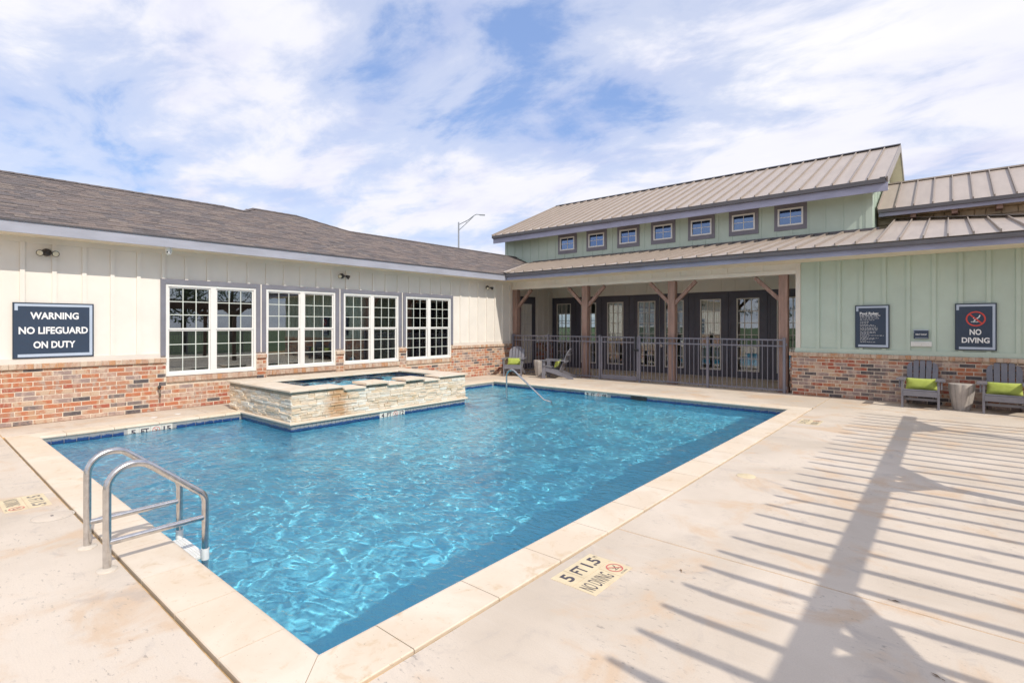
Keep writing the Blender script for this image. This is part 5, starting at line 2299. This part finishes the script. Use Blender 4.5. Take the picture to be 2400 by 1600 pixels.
w.tube([(0, 0, -0.02), (0, 0, 0.06), (0, -0.02, 0.085), (0, -0.075, 0.10)], 0.013, 10)
w.tube([(0, -0.075, 0.10), (0, -0.15, 0.105)], 0.018, 10)
w.build('spout', M_BRASS, hb)
w = MB(M @ Matrix.Translation((0, 0.045, 0.065)))
w.lathe([(0.006, -0.045), (0.006, 0.0), (0.032, 0.002), (0.034, 0.008), (0.0, 0.010)], 14)
w.build('handle', M_BRONZE, hb)

# covers in the deck
def cover(label, x, y, r, mat, grp=None, rings=False):
    t = thing('deck_cover', label, 'cover', (x, y, 0), group=grp)
    w = MB()
    w.lathe([(r, -0.008), (r, 0.002), (r - 0.006, 0.004), (0, 0.004)], 32, (x, y))
    w.build('lid', mat, t)
    if rings:
        w = MB()
        w.lathe([(r + 0.012, 0.0015), (r + 0.004, 0.003), (r + 0.002, 0.0015)], 32, (x, y))
        w.build('rim', M_FLANGE, t)
        w = MB()
        w.box(x - 0.03, x + 0.01, y - 0.01, y + 0.01, 0.0041, 0.0052)
        w.build('finger_slot', M_INKFADE, t)


cover('round yellowish cover in the deck beside the right coping', -1.726, 6.077, 0.098, M_MARK)
cover('round pale skimmer cover in the deck left of the ladder', -6.01, 0.885, 0.14, M_CONC, None, True)

sk = MB()
sk.box(-5.93, -5.52, PY1 - 0.030, PY1 - 0.014, -0.165, -0.055)
sk.build('skimmer_mouth', M_BLACK, pool)
for cx_, cy_, nm in ((-11.02, 3.02, 'left'), (-11.10, 3.42, 'right')):
    t = thing('deck_cover', 'small white cover in the left walkway below the tap, %s one' % nm, 'cover', (cx_, cy_, 0), group='white caps in the left walkway')
    w = MB()
    w.lathe([(0.05, -0.006), (0.05, 0.002), (0.045, 0.004), (0, 0.004)], 20, (cx_, cy_))
    w.build('lid', M_WHITEP, t)
# dry leaves and twigs blown on the deck
for i, (lx, ly, ln, an) in enumerate(((-4.05, -0.15, 0.06, 0.5), (-1.02, 2.02, 0.10, 1.2), (-0.25, 3.9, 0.05, 0.1), (-1.4, 3.45, 0.04, 2.1), (-3.6, 0.25, 0.035, 0.9), (-0.05, 3.2, 0.05, 2.6))):
    w = MB(Matrix.Translation((lx, ly, 0.003)) @ Matrix.Rotation(an, 4, 'Z'))
    w.add([(-ln / 2, 0, 0), (0, ln * 0.14, 0.006), (ln / 2, 0, 0.002), (0, -ln * 0.14, 0.004)], [(0, 1, 2, 3)])
    w.tube([(-ln * 0.5, 0, 0.001), (-ln * 0.8, ln * 0.05, 0.003)], 0.0015, 5)
    o = w.build('dry_leaf', M_LEAFDRY)
    tag(o, ['curled dry leaf lying on the concrete left of the near coping corner', 'long dry leaf on the concrete below the 5 FT marker', 'dry leaf on the concrete inside the slat shadows',
            'tiny dry leaf on the concrete at the tips of the slat shadows', 'tiny dry leaf on the concrete just behind the near coping', 'dry leaf on the concrete beside the broad beam shadow'][i], 'leaf', 'dry leaves on the pool deck')

# ================================================================== street lamp behind the wing
sl_ = thing('street_lamp', 'tall grey street lamp with a trussed arm behind the shingle roof', 'street lamp', (-43.4, 41.9, -0.06))
w = MB()
w.tube([(-43.37, 41.92, -0.06), (-43.37, 41.92, 13.5)], [0.14, 0.085], 12)
w.build('pole', M_GALV, sl_)
rv = Vector((math.cos(YAW), math.sin(YAW), 0))
P0 = Vector((-43.37, 41.92, 13.2))
w = MB()
w.tube([P0, P0 + rv * 1.1 + Vector((0, 0, 0.55)), P0 + rv * 1.75 + Vector((0, 0, 1.05)), P0 + rv * 2.05 + Vector((0, 0, 1.2)), P0 + rv * 2.5 + Vector((0, 0, 1.16))], 0.045, 8)
w.tube([P0 - Vector((0, 0, 0.65)), P0 + rv * 1.2 + Vector((0, 0, 0.45)), P0 + rv * 1.72 + Vector((0, 0, 0.98))], 0.04, 8)
w.tube([P0 + rv * 0.85 + Vector((0, 0, 0.42)), P0 + rv * 0.9 + Vector((0, 0, 0.18))], 0.03, 8)
w.build('arm', M_GALV, sl_)
w = MB()
a = P0 + rv * 2.42 + Vector((0, 0, 1.14))
w.bar(a, a + rv * 0.62 + Vector((0, 0, -0.03)), 0.28, 0.09)
w.build('lamp_head', M_GALV, sl_)

# ================================================================== pergola (casts the slatted shadow) and what the glass reflects
pg = thing('pergola', 'dark timber pergola to the right whose slats throw shadows on the deck', 'pergola', (3.7, 6.5, 0))
BXL, BXR = 1.985, 2.045
for bx in (BXL, BXL + 3.6):
    w = MB()
    w.box(bx, bx + 0.06, 1.6, 11.35, 2.452, 2.60)
    w.build('beam', M_PERGOLA, pg)
    for py in (2.67, 6.48, 10.29):
        w = MB()
        w.box(bx - 0.03, bx + 0.09, py - 0.07, py + 0.07, 0, 2.452)
        p = w.build('post', M_PERGOLA, pg)
        for s in (-1, 1):
            w = MB(frame((bx + 0.03, py, 0), (0, 1, 0), (0, 0, 1)))
            w.poly([(s * 0.61, 2.451), (s * 0.071, 2.06), (s * 0.071, 2.31), (s * 0.26, 2.451)], -0.045, 0.045)
            w.build('brace', M_PERGOLA, p)
for k in range(-2, 28):
    y = 2.324 + 0.3262 * k
    w = MB(frame((0, y, 0), (1, 0, 0), (0, 0, 1)))
    w.poly([(1.56, 2.602), (1.56 + 4.55, 2.602), (1.46 + 4.75, 2.68), (1.46 + 4.75, 2.74), (1.46, 2.74), (1.46, 2.70)], -0.019, 0.019)
    w.build('slat', M_PERGOLA, pg)

pf = thing('boundary_fence', 'dark metal picket fence along the far side of the pool deck', 'fence', (9.0, 5, 0))
w = MB()
for k in range(14):
    w.box(8.9, 8.96, -6 + 1.5 * k, -5.94 + 1.5 * k, 0, 1.4)
w.build('post', M_FENCE, pf, kind='stuff')
w = MB()
for zz in (0.1, 1.15, 1.3):
    w.box(8.915, 8.945, -6, 14.0, zz - 0.018, zz + 0.018)
w.build('rail', M_FENCE, pf)
w = MB()
for k in range(160):
    w.box(8.922, 8.938, -6 + 0.125 * k, -5.984 + 0.125 * k, 0.1, 1.3)
w.build('picket_row', M_FENCE, pf, kind='stuff')


def tree(label, x, y, h, r, seed, n=2600):
    rt = random.Random(seed)
    t = thing('leafy_tree', label, 'tree', (x, y, -0.06), group='trees around the pool court')
    w = MB()
    w.tube([(x, y, -0.1), (x + 0.1, y, h * 0.3), (x, y + 0.15, h * 0.62), (x, y, h * 0.85)], [0.17, 0.14, 0.09, 0.03], 8)
    for k in range(9):
        a = rt.random() * 6.28
        z0 = h * (0.3 + 0.05 * k)
        w.tube([(x, y, z0), (x + math.cos(a) * r * 0.4, y + math.sin(a) * r * 0.4, z0 + h * 0.1), (x + math.cos(a) * r * 0.75, y + math.sin(a) * r * 0.75, z0 + h * 0.2)], [0.06, 0.04, 0.015], 6)
    w.build('trunk', M_BARK, t)
    cl = []
    for k in range(46):
        a, q = rt.random() * 6.28, rt.random()
        zz = h * (0.34 + 0.62 * rt.random())
        rad = r * math.sqrt(max(0.05, 1 - ((zz / h - 0.62) / 0.42) ** 2)) * (0.35 + 0.65 * q ** 0.5)
        cl.append((x + math.cos(a) * rad, y + math.sin(a) * rad, zz, 0.3 + 0.35 * rt.random()))
    w = MB()
    vs, fs = [], []
    for k in range(n):
        c = rt.choice(cl)
        p = Vector((rt.gauss(0, 1), rt.gauss(0, 1), rt.gauss(0, 0.8))) * c[3] * 0.62 + Vector(c[:3])
        u = Vector((rt.gauss(0, 1), rt.gauss(0, 1), rt.gauss(0, 1))).normalized()
        v = u.orthogonal().normalized()
        s = 0.07 + 0.07 * rt.random()
        i = len(vs)
        vs += [p - u * s, p + v * s * 0.55, p + u * s, p - v * s * 0.55]
        fs.append((i, i + 1, i + 2, i + 3))
    w.add(vs, fs)
    w.build('crown', M_LEAF, t)


tree('green tree beyond the far side fence, reflected in the gym windows', 14.0, 12.0, 6.5, 2.6, 1)
tree('green tree beyond the side fence, near the pergola', 12.5, 5.0, 5.0, 2.0, 2)
tree('broad green tree standing behind the photographer to the right', 15.0, -2.0, 6.0, 2.6, 3)
tree('green tree seen through the clubhouse glass, left of the far window', -10.2, 31.0, 5.5, 2.6, 4)
tree('green tree seen through the clubhouse glass, right of the far window', -6.2, 30.0, 5.0, 2.3, 5)

for i, (tx, ty, th, tr) in enumerate(((24, 30, 7.5, 3.2), (27, 20, 9.0, 3.6), (23, 10, 7.0, 3.0), (30, 0, 9.5, 4.0), (24, -9, 8.0, 3.4), (10, -22, 8.0, 3.4), (-2, -25, 9.0, 3.8), (-14, -21, 7.5, 3.2))):
    tree(['tall tree beyond the lawn, farthest along the side fence', 'tallest tree beyond the lawn behind the pergola', 'rounded tree on the lawn behind the pergola', 'broad tree far out on the lawn to the right',
          'tree on the lawn at the right rear', 'tree on the lawn behind the photographer, right side', 'large tree on the lawn straight behind the photographer', 'tree on the lawn behind the photographer, left side'][i], tx, ty, th, tr, 20 + i, 1700)

for _o in bpy.data.objects:
    if '_root' in _o:
        del _o['_root']
